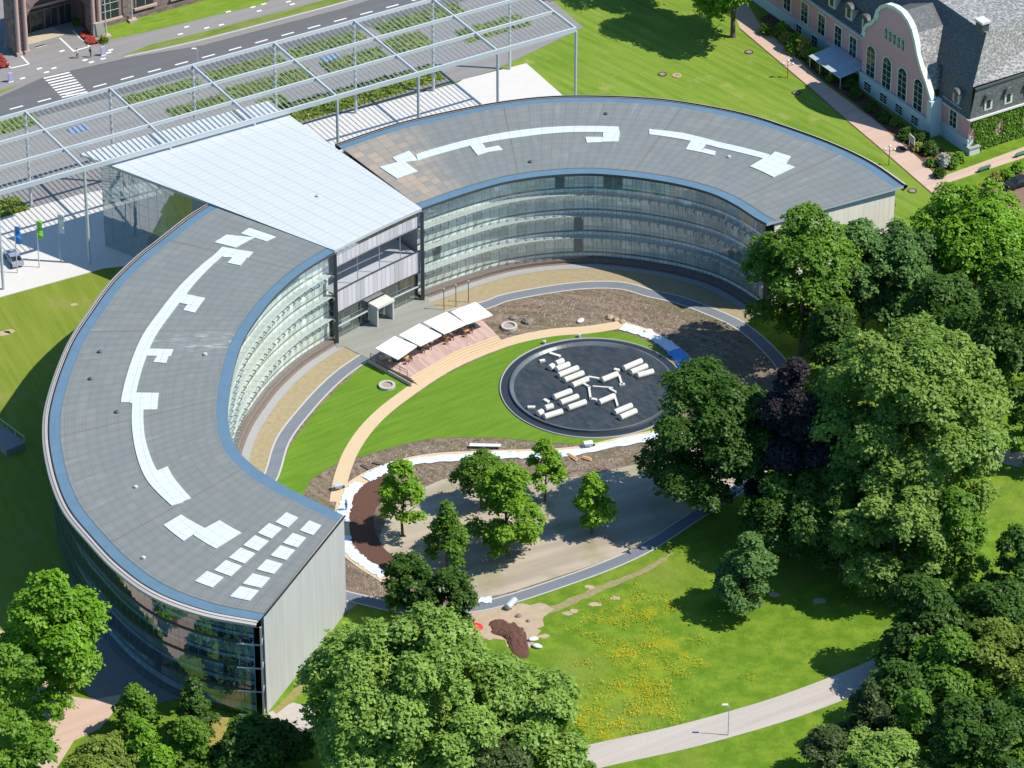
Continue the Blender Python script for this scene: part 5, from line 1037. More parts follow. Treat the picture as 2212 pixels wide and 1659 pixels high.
def car(x, y, a, col, label, van=False):
    q = V(x, y); t = thing('parked_car', label, 'car', (q[0], q[1], .12), a)
    L, W_, h1, h2 = 4.6, 1.8, .85, 1.45
    sec = [(-2.3, .35), (-2.28, .8), (-1.9, .92), (-1.15, .97), (-.55, 1.4), (.9, 1.45), (1.75, 1.0), (2.25, .9), (2.3, .4)] 
    m = MB(); A = [(u, -W_ / 2 * (1 if z < 1.1 else .8), z) for u, z in sec]; B = [(u, -y_, z) for u, y_, z in A]; m.loft(A, B); m.add(A, [tuple(range(len(A)))]); m.add(B, [tuple(range(len(B)))[::-1]]); m.add([A[0], A[-1], B[-1], B[0]], [(0, 1, 2, 3)]); m.build('body', col, t)
    m = MB(); m.add([(-1.13, -.78, 1.0), (-1.13, .78, 1.0), (-.6, .68, 1.39), (-.6, -.68, 1.39)], [(0, 1, 2, 3)]); 
    for v in m.v: pass
    m.v = [(v[0] - .03, v[1], v[2] + .03) for v in m.v]; m.build('windscreen', MT['pane'], t)
    m = MB(); m.add([(1.7, -.78, 1.06), (1.7, .78, 1.06), (.98, .68, 1.44), (.98, -.68, 1.44)], [(0, 1, 2, 3)]); m.v = [(v[0] + .03, v[1], v[2] + .03) for v in m.v]; m.build('rear_window', MT['pane'], t)
    for s in (-1, 1): m = MB(); m.add([(-.95, s * .9, 1.02), (1.4, s * .9, 1.04), (.85, s * .76, 1.38), (-.5, s * .76, 1.36)], [(0, 1, 2, 3)]); m.build('side_window', MT['pane'], t)
    for u in (-1.4, 1.45):
        for s in (-1, 1): m = MB(); m.tube([(u, s * .72, .33), (u, s * .94, .33)], .33, 14); m.build('wheel', MT['black'], t)
    for s in (-1, 1): m = MB(); m.box((-2.29, s * .62, .68), (.08, .38, .16)); m.build('headlight', MT['paint'], t)
car(30, 566, R(-66), plain('silver_paint', (.36, .39, .44), .3, .4, var=.03), 'silver car with a dark roof parked on the white plaza beside the pergola'); car(2200, 402, R(30), plain('black_paint', (.018, .02, .026), .25, var=.03), 'black car at the right edge beside the rose bed')
# street furniture
def lamp(x, y, h, label, heads=1, mt='steel', single=True):
    q = V(x, y); t = thing('lamp_post', label, 'lamp post', (q[0], q[1], .02)); m = MB(); m.tube([(0, 0, 0), (0, 0, h)], [.08, .05], 8); m.build('pole', MT[mt], t)
    if single:
        m = MB(); m.tube([(0, 0, h - .05), (-.35, .1, h + .12)], .045, 6); m.build('arm', MT[mt], t); m = MB(); m.box((-.5, .1, h + .12), (.75, .34, .14)); m.build('lamp_head', MT['paint'], t)
    else:
        for dx, dz in ((-.75, -.35), (0, .2), (.75, -.35)):
            m = MB(); m.lathe([(.02, -.22), (.2, -.1), (.24, .05), (.14, .2), (.02, .25)], (dx, 0, h + dz), 12); g = m.build('globe', MT['paint'], t, True)
            if dx: m = MB(); m.tube([(0, 0, h - .7), (dx, 0, h + dz - .2)], .035, 6); m.build('arm', MT[mt], t)
MT['rust'] = plain('red_brown_pole', (.24, .09, .05), .6)
lamp(1573, 1588, 4.6, 'slim lamp post with a white head beside the pale park path'); lamp(430, 205, 8.2, 'street lamp with a white head rising behind the pergola roof', mt='steel')
lamp(1701, 168, 2.9, 'red-brown lamp post with three white globes beside the big tree shadow', mt='rust', single=False); lamp(1920, 357, 3.2, 'red-brown lamp post with three white globes by the far roof corner', mt='rust', single=False)
for k, (x, y, s) in enumerate(((959, 670, 'leftmost'), (985, 662, 'middle'), (1012, 653, 'rightmost'))):
    q = V(x, y); t = thing('slim_post', s + ' of three slim grey posts behind the parasols', 'post', (q[0], q[1], .03), 0, 'slim posts by the courtyard facade'); m = MB(); m.tube([(0, 0, 0), (0, 0, 3.6)], .06, 8); m.build('pole', MT['dark_metal'], t); m = MB(); m.lathe([(.12, 3.6), (.12, 3.75), (.01, 3.78)], n=10); m.build('cap', MT['steel'], t)
for x, y, h, s in ((230, 82, 9, 'tall pale mast on a stone base at the corner of the street lawn'), (286, 47, 9, 'tall pale mast on the street lawn, right of the other mast')):
    q = V(x, y); t = thing('mast', s, 'mast', (q[0], q[1], .13)); m = MB(); m.tube([(0, 0, .3), (0, 0, h)], [.13, .08], 8); m.build('pole', MT['steel'], t); m = MB(); m.box((0, 0, .2), (1.4, 1.2, .4), .5); m.build('base', MT['pil'], t)
for x, y, s in ((23, 178, 'lavender information pillar left of the zebra crossing'), (223, 121, 'lavender information pillar right of the forecourt markings')):
    q = V(x, y); t = thing('information_pillar', s, 'pillar', (q[0], q[1], .12), .5); m = MB(); m.box((0, 0, .85), (.7, .3, 1.5)); m.build('panel', plain('lavender_panel', (.36, .37, .55), .5), t); m = MB(); m.box((0, 0, .05), (.9, .5, .1)); m.build('foot', MT['paint'], t)
q = V(87, 101); t = thing('kerb_drain', 'long dark drain grate at the edge of the sand cobbles', 'drain grate', (q[0], q[1], .128), math.atan2(E1[1], E1[0])); m = MB(); m.box((0, 0, .02), (1.75, .35, .04)); m.build('grate', MT['black'], t)
m = MB(); m.box((0, -.22, .015), (1.9, .08, .05)); m.build('rim', MT['paint'], t)
for pp, s in (([(171, 74), (190, 70), (214, 96), (191, 99)], 'red flower bed right of the portal apron'), ([(-10, 118), (2, 121), (22, 147), (-10, 152)], 'red flower bed at the left edge beside the white line')):
    P_ = VP(pp); c = P_.mean(0); rg = np.random.default_rng(3); n = 900; ab = rg.uniform(0, 1, (n, 2)); q4 = [np.array(x) for x in P_]; pts = np.array([(q4[0] * (1 - a) + q4[1] * a) * (1 - b) + (q4[3] * (1 - a) + q4[2] * a) * b for a, b in ab]) - c
    if 'LEAFRED' not in globals(): LEAFRED = leafmat('red_flowers', (.3, .045, .035), (.52, .11, .085))
    tag(leaf_mesh('flower_bed', np.c_[pts, rg.uniform(.15, .4, n)], np.c_[rg.normal(size=(n, 2)) * .4, np.ones(n)], np.full(n, .42), rg.uniform(0, 1, n), LEAFRED, None, (c[0], c[1], .12)), s, 'flower bed', 'red flower beds')
q = V(1048, 968); t = thing('long_bench', 'long white bench on the soil above the white sheeting', 'bench', (q[0], q[1], .02), R(-2)); m = MB(); m.box((0, 0, .48), (4.4, .65, .1)); m.build('seat', MT['paint'], t)
for u in (-1.8, 0, 1.8): m = MB(); m.box((u, 0, .22), (.25, .5, .44)); m.build('leg', MT['dark_metal'], t)
for x, y, s in ((2125, 369, 'green park bench on the pink side path, nearest the villa corner'), (2205, 337, 'green park bench on the pink side path at the right edge')):
    q = V(x, y); t = thing('park_bench', s, 'bench', (q[0], q[1], .024), math.atan2(vw[1], vw[0])); MT.setdefault('green_paint', plain('green_paint', (.1, .24, .16), .5)); m = MB(); m.box((0, 0, .45), (2.2, .5, .07)); m.build('seat', MT['green_paint'], t); m = MB(); m.box((0, -.27, .75), (2.2, .07, .5)); m.build('backrest', MT['green_paint'], t)
    for u in (-.9, .9): m = MB(); m.box((u, 0, .2), (.08, .45, .42)); m.build('leg', MT['dark_metal'], t)
q = V(1969, 322); t = thing('sign_board', 'pale sign board on two posts beside the villa path', 'sign', (q[0], q[1], 0), R(-65)); m = MB(); m.box((0, 0, 1.75), (1.7, .1, 1.3)); m.build('board', MT['paint'], t)
m = MB(); m.box((0, -.06, 1.75), (1.5, .04, 1.1)); m.build('notice', plain('grey_notice', (.36, .36, .36), .6), t)
for u in (-.75, .75): m = MB(); m.bar((u, 0, 0), (u, 0, 2.4), .09, .09); m.build('post', MT['steel'], t)
q = V(1945, 324); t = thing('manhole', 'dark manhole grate on the pink villa path', 'manhole', (q[0], q[1], .02)); m = MB(); m.lathe([(1.0, .0), (1.0, .03), (.8, .03)], n=20); m.build('rim', MT['dark_metal'], t); m = MB(); m.lathe([(.8, .025), (.01, .025)], n=20); m.build('lid', MT['black'], t)
# red umbrella, mulch heap and sacks by the dirt patch
q = V(1027, 1354, 1.8); t = thing('red_umbrella', 'open red umbrella on the dirt beside the reddish mulch heap', 'umbrella', (q[0], q[1], 0)); m = MB(); m.lathe([(1.05, 1.72), (.8, 1.95), (.45, 2.1), (.01, 2.18)], n=10); m.build('canopy', plain('red_canvas', (.62, .02, .025), .6, var=.05), t); m = MB(); m.tube([(0, 0, 0), (0, 0, 2.25)], .03, 6); m.build('pole', MT['steel'], t)
def heap(name, label, cat, pts, h, mat, seed):
    P_ = cr(VP(pts), 5, True); c = P_.mean(0); rg = np.random.default_rng(seed); m = MB(); rings = []; K = 9
    for k in range(K): f = k / K; rings.append([((p_[0] - c[0]) * (1 - f), (p_[1] - c[1]) * (1 - f), max(0, h * (1 - (1 - f) ** 2) + rg.uniform(-.12, .12) * (k > 0))) for p_ in P_])
    for k in range(K - 1): m.loft(rings[k], rings[k + 1], close=True)
    m.add(rings[-1], [tuple(range(len(P_)))]); o = m.build(name, mat, None, True); o.location = (c[0], c[1], .01); return tag(o, label, cat)
heap('mulch_heap', 'heap of reddish brown mulch at the top of the meadow', 'heap', [(1055, 1348), (1070, 1338), (1100, 1340), (1132, 1358), (1139, 1385), (1142, 1418), (1118, 1420), (1100, 1400), (1088, 1378), (1062, 1368)], .28, MT['mulch'], 2)
for x, y, a, s in ((1152, 1383, .3, 'white sack on the grass right of the mulch heap, upper of two'), (1160, 1398, -.4, 'white sack on the grass right of the mulch heap, lower of two'), (1400, 717, .2, 'white sack on the soil bank above the pool path'), (1254, 695, .9, 'small white sack on the soil bank, left of the stones')):
    q = V(x, y); m = MB(); m.lathe([(.05, .0), (.42, .08), (.5, .25), (.36, .42), (.05, .48)], n=12); o = m.build('white_sack', MT['paint'], None, True); o.location = (q[0], q[1], 0.01); o.scale = (1.5, .9, .9); o.rotation_euler = (0, 0, a); tag(o, s, 'sack', 'white sacks on the site')
q = V(1104, 1310); t = thing('water_tank', 'white lying tank beside the end of the grey ring path', 'tank', (q[0], q[1], 0), R(60)); m = MB(); m.tube([(-1.1, 0, .5), (-1.0, 0, .5), (1.0, 0, .5), (1.1, 0, .5)], [.3, .45, .45, .3], 16); m.build('drum', MT['steel'], t)
for u in (-.6, .6): m = MB(); m.box((u, 0, .12), (.15, .8, .24)); m.build('cradle', MT['dark_metal'], t)
MT['stone_grey'] = plain('site_stone', (.2, .17, .15), .9, var=.3)
for k, (x, y, r, s) in enumerate(((1317, 687, .6, 'pale stone on the soil bank above the pool, leftmost of three'), (1331, 691, .5, 'pale stone on the soil bank above the pool, middle of three'), (1345, 696, .5, 'pale stone on the soil bank above the pool, rightmost of three'), (1140, 696, .8, 'grey boulder right of the concrete ring on the soil'), (1108, 688, .6, 'dark boulder behind the concrete ring on the soil'), (1120, 1331, .4, 'dark clod beside the lying white tank'), (1141, 1342, .3, 'small dark clod on the dry dirt'))):
    rg = random.Random(k); m = MB(); m.lathe([(.02, 0), (r, .02), (r * .95, r * .4), (r * .5, r * .75), (.02, r * .82)], n=9); m.v = [(v[0] * rg.uniform(.75, 1.25), v[1] * rg.uniform(.75, 1.2), v[2] * rg.uniform(.85, 1.15)) for v in m.v]; o = m.build('boulder', MT['stone_grey'] if k > 2 else MT['dirt']); q = V(x, y); o.location = (q[0], q[1], .02); tag(o, s, 'boulder', 'stones on the building site')
for k, (x, y, a, L, s) in enumerate(((1236, 989, -.9, 2.2, 'orange plank on the soil right of the young trees'), (1268, 993, -.5, 1.4, 'short pale plank on the soil under the path'), (818, 1003, -.4, 1.8, 'dark plank on the soil left of the leftmost young tree'), (790, 1010, -.8, 1.6, 'short dark plank near the crumpled sheeting'))):
    q = V(x, y); m = MB(); m.box((0, 0, .1), (L, .5, .2)); m.box((0, .1, .25), (L * .8, .3, .1), .1); o = m.build('plank_stack', MT['edge_orange'] if k < 2 else MT['dark_strip']); o.location = (q[0], q[1], .05); o.rotation_euler = (0, 0, a); tag(o, s, 'planks', 'plank stacks on the site')
def barrow(x, y, a, label, c):
    q = V(x, y); t = thing('wheelbarrow', label, 'wheelbarrow', (q[0], q[1], .08), a); m = MB(); m.box((0, 0, .62), (1.0, .72, .42), taper=1.25); m.build('tray', c, t); m = MB(); m.tube([(.75, -.06, .22), (.75, .06, .22)], .22, 12); m.build('wheel', MT['black'], t)
    for s in (-1, 1): m = MB(); m.tube([(.72, s * .1, .25), (-.1, s * .3, .4), (-1.1, s * .34, .72)], .03, 6); m.build('handle', MT['dark_metal'], t); m = MB(); m.tube([(-.4, s * .28, .42), (-.45, s * .3, 0)], .03, 6); m.build('leg', MT['dark_metal'], t)
barrow(731, 1058, .4, 'wheelbarrow on the soil where the beige path meets the white sheeting', MT['steel']); barrow(1271, 967, .2, 'pale wheelbarrow on the white sheeting under the pool', MT['paint'])
q = V(1370, 1190); t = thing('path_barrier', 'wooden barrier across the grey ring path at the edge of the tree shade', 'barrier', (q[0], q[1], .05), R(35))
for u in (-.9, .9): m = MB(); m.bar((u, 0, 0), (u, 0, 1.1), .12, .12); m.box((u, 0, .05), (.2, .8, .1)); m.build('stand', MT['dark_metal'], t)
m = MB(); m.box((0, 0, .95), (2.2, .08, .25)); m.build('board', MT['dirt'], t)
q = V(5, 955); wl = thing('sunken_stair_wall', 'grey concrete ramp wall at the left edge in the building shadow', 'wall', (q[0], q[1], 0), R(-50)); m = MB(); m.box((0, 0, .5), (7, 3.2, 1.0)); m.build('wall', MT['pavement'], wl); m = MB(); m.bar((-3.4, 1.6, 1.9), (3.4, 1.6, 1.9), .08, .08); m.build('handrail', MT['steel'], wl)
m = MB(); [m.bar((u, 1.6, 1), (u, 1.6, 1.9), .06, .06) for u in (-3.2, -1, 1, 3.2)]; m.build('posts', MT['steel'], wl)

# ------------------------------------------------------------------ people (tiny in the picture, still whole figures)
SKIN = plain('skin', (.45, .27, .19), .6, var=.03)
def person(x, y, a, label, shirt, trousers, hair=(.05, .035, .025), stride=.22, z=.06):
    q = V(x, y); t = thing('person', label, 'person', (q[0], q[1], z), a)
    J = dict(pel=((0, 0, .95), .15), wa=((0, 0, 1.1), .14), ch=((0, .01, 1.32), .165), ne=((0, 0, 1.5), .06), hd0=((0, -.02, 1.58), .085), hd=((0, -.03, 1.68), .1), tp=((0, -.02, 1.76), .06))
    E_ = [('pel', 'wa'), ('wa', 'ch'), ('ch', 'ne'), ('ne', 'hd0'), ('hd0', 'hd'), ('hd', 'tp')]
    for s, n_ in ((-1, 'l'), (1, 'r')):
        st = stride * s
        J.update({n_ + 'hip': ((s * .1, 0, .9), .105), n_ + 'kn': ((s * .1, -st * .5 - .03, .5), .07), n_ + 'an': ((s * .1, -st, .1), .045), n_ + 'to': ((s * .11, -st - .17, .04), .04), n_ + 'sh': ((s * .2, 0, 1.42), .075), n_ + 'el': ((s * .27, st * .35 + .03, 1.13), .05), n_ + 'wr': ((s * .27, st * .6 - .08, .9), .035), n_ + 'ha': ((s * .26, st * .6 - .11, .81), .04)})
        E_ += [('pel', n_ + 'hip'), (n_ + 'hip', n_ + 'kn'), (n_ + 'kn', n_ + 'an'), (n_ + 'an', n_ + 'to'), ('ch', n_ + 'sh'), (n_ + 'sh', n_ + 'el'), (n_ + 'el', n_ + 'wr'), (n_ + 'wr', n_ + 'ha')]
    ks = list(J); me = bpy.data.meshes.new('body'); me.from_pydata([J[k][0] for k in ks], [(ks.index(a_), ks.index(b_)) for a_, b_ in E_], []); o = bpy.data.objects.new('body', me); COL.objects.link(o)
    md = o.modifiers.new('skin', 'SKIN'); md.use_smooth_shade = True
    for i, k in enumerate(ks): sv = me.skin_vertices[0].data[i]; sv.radius = (J[k][1], J[k][1]); sv.use_root = (k == 'pel')
    o.modifiers.new('sub', 'SUBSURF').levels = 1; o.modifiers['sub'].render_levels = 1
    m = M('clothed_body'); x_, y_, z_ = m.xyz(m.obj()); c = m.mix(z_ > .93, trousers, shirt); c = m.mix(z_ > 1.5, c, tuple((.45, .27, .19))); arm = (m.abs(x_) > .22) * (z_ < 1.16); c = m.mix(arm, c, (.45, .27, .19)); c = m.mix(z_ < .09, c, (.03, .03, .03)); me.materials.append(m.bsdf(c, .7)); o.parent = t
    h = MB(); h.lathe([(.112, -.02), (.118, .05), (.08, .115), (.01, .135)], (0, .0, 1.68), 12); h.build('hair', plain('hair', hair, .7), t, True)
person(1632, 700, 2.4, 'person in a pink shirt walking the grey ring path by the trees', (.6, .14, .26), (.03, .035, .06)); person(748, 1104, 1.0, 'worker in blue clothes standing by the reddish mulch bed', (.04, .1, .4), (.04, .07, .2), stride=.05)
person(167, 127, .8, 'person in a pale shirt standing on the pavement above the zebra crossing', (.5, .42, .4), (.05, .05, .06), stride=.08, z=.13); person(196, 125, 2.2, 'person in dark clothes on the pavement right of the pale-shirted one', (.05, .05, .06), (.04, .04, .05), stride=.2, z=.13)

# ------------------------------------------------------------------ trees
TR_ = [ # name, label, kind, cx, cy, w, h, shape, zb, leaf, group
 ('broadleaf_tree', 'bright green broad tree cut by the top edge above the back lawn', 'bright', 1588, -78, 235, 300, 'round', 3.0, .5),
 ('broadleaf_tree', 'broad tree beyond the top edge that shades the back lawn', 'bright', 1420, -170, 240, 300, 'round', 3.0, .5),
 ('broadleaf_tree', 'mid green tree in front of the cream end wall of the far wing', 'mid', 1738, 600, 245, 335, 'round', 1.0, .5),
 ('broadleaf_tree', 'tall blue-green tree right of the cream end wall', 'bluish', 1945, 592, 205, 250, 'round', 2.0, .45),
 ('broadleaf_tree', 'yellow-green tree at the right edge under the rose bed', 'bright', 2110, 515, 275, 300, 'round', 2.0, .5),
 ('broadleaf_tree', 'dark tree at the right edge behind the largest plane tree', 'dark', 2165, 760, 230, 370, 'round', 1.0, .55),
 ('broadleaf_tree', 'dim green tree between the blue-green tree and the plane tree', 'dark', 2040, 700, 180, 260, 'round', 1.0, .5),
 ('copper_beech', 'purple-black copper beech between the dark tree and the plane tree', 'copper', 1725, 955, 235, 390, 'egg', .3, .5),
 ('broadleaf_tree', 'dark green spreading tree standing right of the round pool', 'dark', 1532, 928, 290, 325, 'round', 2.5, .5),
 ('plane_tree', 'very large pale green plane tree, the biggest on the right', 'plane', 1968, 922, 400, 480, 'round', 2.0, .55),
 ('plane_tree', 'pale green lower tree at the foot of the largest plane tree', 'plane', 1930, 1145, 250, 280, 'round', .4, .5),
 ('broadleaf_tree', 'blue-green tree in front of the cream end wall, between its two neighbours', 'bluish', 1868, 600, 185, 270, 'round', .8, .5),
 ('broadleaf_tree', 'dark tree at the right edge between the yellow-green and the darkest tree', 'mid', 2185, 640, 190, 240, 'egg', .8, .5),
 ('broadleaf_tree', 'dark tree behind the conifer at the shaded end of the park path', 'dark', 1945, 1500, 150, 160, 'egg', .3, .5),
 ('broadleaf_tree', 'dark tree behind the copper beech, below the tree at the cream end wall', 'dark', 1800, 745, 170, 220, 'egg', .5, .5),
 ('broadleaf_tree', 'added dark tree standing in for the deep shade below the copper beech', 'dark', 1725, 1105, 215, 215, 'round', .3, .5),  # added tree: only deep shade lies here, the dark crown deepens it
 ('broadleaf_tree', 'added dark crown filling in the shade left of the largest plane tree', 'dark', 1815, 1115, 190, 240, 'egg', .3, .5),  # added crown in place of plain black shade on the ground
 ('broadleaf_tree', 'mid green tree right below the largest plane tree', 'mid', 2065, 1170, 160, 250, 'egg', .5, .5),
 ('small_tree', 'small blue-green round tree standing alone on the meadow', 'bluish', 1615, 1228, 140, 175, 'egg', .6, .42),
 ('broadleaf_tree', 'very dark tree at the right edge, upper of the lower right clump', 'dark', 2195, 1225, 120, 200, 'egg', .4, .5),
 ('broadleaf_tree', 'dark tree at the left tip of the lower right clump', 'dark', 1985, 1345, 200, 230, 'egg', .4, .5),
 ('broadleaf_tree', 'dark tree inside the lower right clump beneath the right edge', 'dark', 2160, 1345, 190, 200, 'round', .6, .5),
 ('broadleaf_tree', 'olive green tree in the lower right clump at the edge', 'olive', 2170, 1430, 180, 180, 'round', .8, .5),
 ('broadleaf_tree', 'mid green tree in the heart of the lower right clump', 'mid', 2050, 1440, 190, 200, 'egg', .5, .5),
 ('conifer', 'dark grey-green conifer beside the shaded end of the park path', 'smoky', 1875, 1540, 130, 160, 'cone', .3, .45),
 ('conifer', 'smoky dark shrubby tree at the bottom edge right of the meadow', 'smoky', 1790, 1630, 150, 140, 'egg', .3, .45),
 ('broadleaf_tree', 'mid green slender tree under the park path at lower right', 'mid', 1975, 1570, 110, 170, 'egg', .3, .45),
 ('broadleaf_tree', 'pale green round tree at the bottom edge right of the meadow', 'plane', 1905, 1655, 190, 150, 'round', .6, .5),
 ('broadleaf_tree', 'dark tree filling the lower right corner', 'dark', 2110, 1600, 200, 200, 'round', .5, .5),
 ('broadleaf_tree', 'bright-tipped tree at the right edge near the bottom corner', 'mid', 2215, 1560, 120, 180, 'egg', .5, .5),
 ('plane_tree', 'huge pale green plane tree at the bottom centre beside the grey end wall', 'plane', 880, 1520, 395, 400, 'round', 1.5, .55),
 ('plane_tree', 'pale green plane tree right of the huge one at the bottom centre', 'plane', 1110, 1562, 280, 270, 'round', 1.0, .55),
 ('small_tree', 'small mid green tree in front of the huge plane tree by the meadow', 'mid', 1205, 1610, 120, 170, 'egg', .3, .45),
 ('round_tree', 'dark green dense round tree, left of a pair by the ring path', 'dark', 880, 1258, 110, 130, 'round', .8, .42),
 ('round_tree', 'dark green dense round tree, right of a pair by the ring path', 'dark', 975, 1290, 112, 125, 'round', .8, .42),
 ('smoky_shrub', 'smoky dark bush at the bottom centre edge', 'smoky', 1030, 1632, 180, 130, 'round', 7.0, .42),
 ('broadleaf_tree', 'dark green tree at the bottom edge under the near glass corner', 'dark', 560, 1605, 190, 150, 'round', .3, .5),
 ('young_tree', 'young tree leftmost in the courtyard beside the mulch bed', 'young', 868, 1058, 108, 150, 'egg', 2.3, .38),
 ('young_tree', 'young conical tree at the lower left of the gravel area', 'mid', 965, 1145, 112, 140, 'cone', 2.0, .38),
 ('young_tree', 'dim young tree behind the tallest yellow-green one', 'mid', 1040, 1022, 120, 115, 'egg', 2.2, .38),
 ('young_tree', 'tallest yellow-green young tree in the middle of the gravel area', 'young', 1095, 1090, 160, 210, 'egg', .9, .42),
 ('young_tree', 'young tree nearest the pool on the gravel area', 'young', 1178, 1002, 84, 120, 'egg', 1.9, .38),
 ('young_tree', 'young tree standing alone at the right of the gravel area', 'young', 1279, 1078, 90, 120, 'egg', 1.5, .38),
 ('broadleaf_tree', 'large bright green tree at the left edge under the glass wing', 'bright', 118, 1372, 245, 320, 'egg', 2.0, .55),
 ('broadleaf_tree', 'mid green tree at the lower left corner', 'mid', 25, 1545, 160, 300, 'round', 1.0, .55),
 ('small_tree', 'mid green small tree left of the pointed one under the glass corner', 'mid', 292, 1528, 88, 110, 'egg', .4, .42),
 ('small_tree', 'dark pointed small tree under the near glass corner', 'dark', 418, 1525, 108, 135, 'cone', .4, .42),
 ('small_tree', 'light green small tree below its mid green neighbour by the pink path', 'bright', 305, 1605, 82, 120, 'egg', .3, .42),
 ('small_tree', 'mid green small tree below the pointed one at the bottom', 'mid', 412, 1605, 110, 130, 'egg', .3, .42),
 ('smoky_shrub', 'olive bush at the bottom left edge beside the pink path', 'olive', 222, 1648, 150, 100, 'round', .2, .42),
 ('small_tree', 'bright small tree at the bottom edge between path and pointed tree', 'bright', 345, 1655, 90, 100, 'egg', .2, .42),
 ('broadleaf_tree', 'tree at the right edge beside the small pink path', 'mid', 2235, 920, 120, 170, 'round', .8, .5),
]
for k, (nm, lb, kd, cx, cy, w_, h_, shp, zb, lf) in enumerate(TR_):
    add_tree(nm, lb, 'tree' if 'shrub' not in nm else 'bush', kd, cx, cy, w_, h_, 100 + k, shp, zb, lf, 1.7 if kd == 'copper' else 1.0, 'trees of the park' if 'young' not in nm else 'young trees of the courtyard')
SH = [(1655, 62, 30, 28, 'ivy'), (1690, 62, 40, 40, 'bright'), (1712, 100, 36, 34, 'mid'), (1735, 96, 44, 50, 'flower'), (1760, 118, 46, 40, 'bright'), (1782, 140, 40, 34, 'flower'), (1800, 165, 30, 24, 'ivy'),  (1700, 80, 34, 30, 'flower'), (1722, 86, 40, 40, 'bright'), (1745, 112, 36, 30, 'flower'), (1765, 125, 30, 28, 'hedge'), (1790, 148, 26, 22, 'mid'), (1835, 180, 30, 26, 'dark'), (1850, 200, 36, 28, 'dark'), (1880, 228, 40, 30, 'dark'), (1910, 250, 34, 26, 'dark'), (1935, 262, 26, 20, 'hedge'), (1960, 288, 40, 32, 'dark'), (1990, 296, 46, 38, 'dark'), (2010, 318, 40, 34, 'dark'),
      (1982, 316, 24, 20, 'flower'), (2040, 345, 30, 34, 'white'), (2030, 372, 26, 24, 'dark'), (2060, 350, 30, 26, 'mid'), (2072, 338, 26, 24, 'bright'), (2012, 350, 20, 18, 'mid'), (2150, 380, 28, 20, 'flower'), (2175, 375, 34, 28, 'bright'), (2200, 360, 36, 30, 'bright'), (2140, 395, 22, 16, 'olive'), (190, 26, 16, 60, 'ivy'), (170, 48, 18, 16, 'mid'), (214, 38, 22, 14, 'mid'), (255, 26, 20, 12, 'bright'), (225, 86, 20, 16, 'hedge'), (335, 6, 26, 12, 'mid'), (300, 18, 18, 10, 'hedge')]
adj = {'ivy': 'dark climbing', 'flower': 'yellow flowering', 'bright': 'bright green', 'hedge': 'fresh green', 'mid': 'mid green', 'dark': 'dark green', 'white': 'white flowering', 'olive': 'olive'}
cnt = {}
for k, (x, y, w_, h_, kd) in enumerate(SH):
    side = 'at the foot of the pink villa' if x > 1800 and x < 2100 and kd == 'dark' else 'along the villa veranda' if 1600 < x < 1800 else 'by the villa path fork' if 1800 < x < 2100 else 'in the rose bed at the right edge' if x > 2100 else 'by the sandstone building'
    cnt[(kd, side)] = cnt.get((kd, side), 0) + 1; od = ['first', 'second', 'third', 'fourth', 'fifth', 'sixth', 'seventh', 'eighth', 'ninth'][cnt[(kd, side)] - 1]
    add_tree('garden_shrub', '%s shrub %s, %s from the left' % (adj[kd], side, od), 'shrub', kd, x, y, w_, h_, 300 + k, 'egg', .05, .32, 1.3, 'garden shrubs', trunk=False)

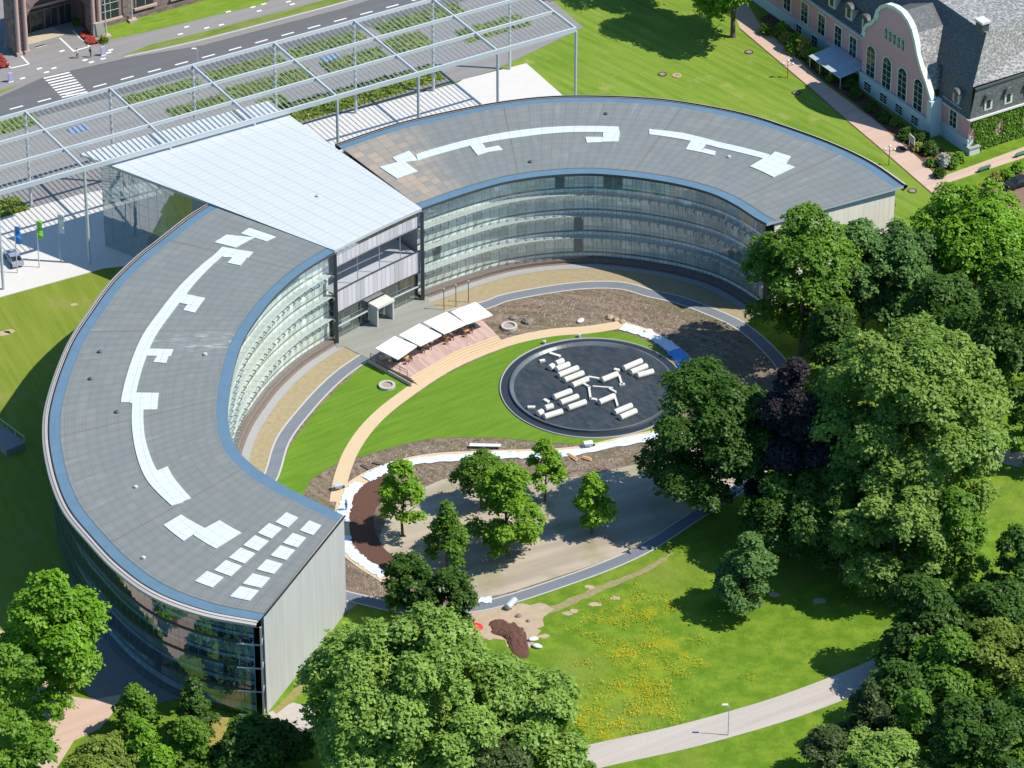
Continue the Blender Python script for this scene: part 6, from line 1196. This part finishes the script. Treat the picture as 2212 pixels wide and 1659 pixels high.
# ------------------------------------------------------------------ what nobody could count: clods of soil, meadow flowers
def inside(q, poly):
    P_ = np.array(poly)[:, :2]; x, y = P_[:, 0], P_[:, 1]; x2, y2 = np.roll(x, -1), np.roll(y, -1)
    c = ((y[None] > q[:, 1:2]) != (y2[None] > q[:, 1:2])) & (q[:, :1] < (x2 - x)[None] * (q[:, 1:2] - y[None]) / ((y2 - y)[None] + 1e-12) + x[None]); return c.sum(1) % 2 == 1
rg = np.random.default_rng(77); m = MB()
areas = [([(1075, 665), (1237, 634), (1404, 648), (1560, 700), (1600, 740), (1540, 800), (1440, 735), (1342, 690), (1187, 708), (1100, 726)], 900), ([(770, 1000), (870, 968), (1054, 952), (1204, 962), (1300, 960), (1230, 966), (1070, 972), (937, 980), (850, 995), (800, 1012)], 260), ([(830, 1020), (937, 1000), (1070, 994), (1237, 988), (1400, 956), (1430, 975), (1237, 1020), (1000, 1018), (900, 1045)], 350), ([(748, 1210), (835, 1265), (850, 1300), (760, 1278)], 120)]
for pp, n in areas:
    P_ = VP(pp); q = rg.uniform(P_.min(0), P_.max(0), (n * 5, 2)); q = q[inside(q, P_)][:n]
    for x, y in q:
        r = .07 + .2 * rg.random() ** 3; a = rg.uniform(0, 6.28, 5); a.sort(); vs = [(x + r * math.cos(t) * rg.uniform(.7, 1.3), y + r * math.sin(t) * rg.uniform(.7, 1.3), .02) for t in np.linspace(0, 6.28, 6)[:-1]] + [(x + rg.normal() * r * .2, y + rg.normal() * r * .2, .02 + r * rg.uniform(.5, 1))]
        m.add(vs, [(k, (k + 1) % 5, 5) for k in range(5)])
o = struct(m.build('soil_clods', plain('clods', (.27, .21, .165), .95, var=.45, scale=.8)), 'stuff'); o['label'] = 'clods and rubble strewn over the bare soil'
pts = []
for (x, y, r, n) in ((1385, 1318, 4.2, 420), (1345, 1412, 4.4, 520), (1375, 1490, 5.5, 520), (1270, 1540, 5, 480), (1420, 1520, 5, 380), (1330, 1330, 3.6, 160), (1400, 1440, 6, 300), (1480, 1425, 5, 160), (1310, 1565, 3.6, 240), (1380, 1450, 11, 130)):
    n = int(n * 1.6); c = V(x, y); nc = max(3, n // 48); cc = rg.normal(size=(nc, 2)) * r * .62; k = rg.integers(0, nc, n); pts.append(np.c_[c[0] + cc[k, 0] + rg.normal(size=n) * .7, c[1] + cc[k, 1] + rg.normal(size=n) * .55])
q = np.concatenate(pts); q = q[inside(q, VP([(1150, 1480), (1180, 1330), (1300, 1275), (1450, 1205), (1700, 1280), (1900, 1420), (1657, 1512), (1474, 1566), (1262, 1612), (1200, 1600)]))]; n = len(q); MT['butter'] = leafmat('buttercups', (.42, .34, .012), (.66, .56, .03))
o = struct(leaf_mesh('meadow_flowers', np.c_[q, rg.uniform(.12, .4, n)], np.c_[rg.normal(size=(n, 2)) * .35, np.ones(n)], np.full(n, .17), rg.uniform(0, 1, n), MT['butter']), 'stuff'); o['label'] = 'yellow meadow flowers in loose clumps'
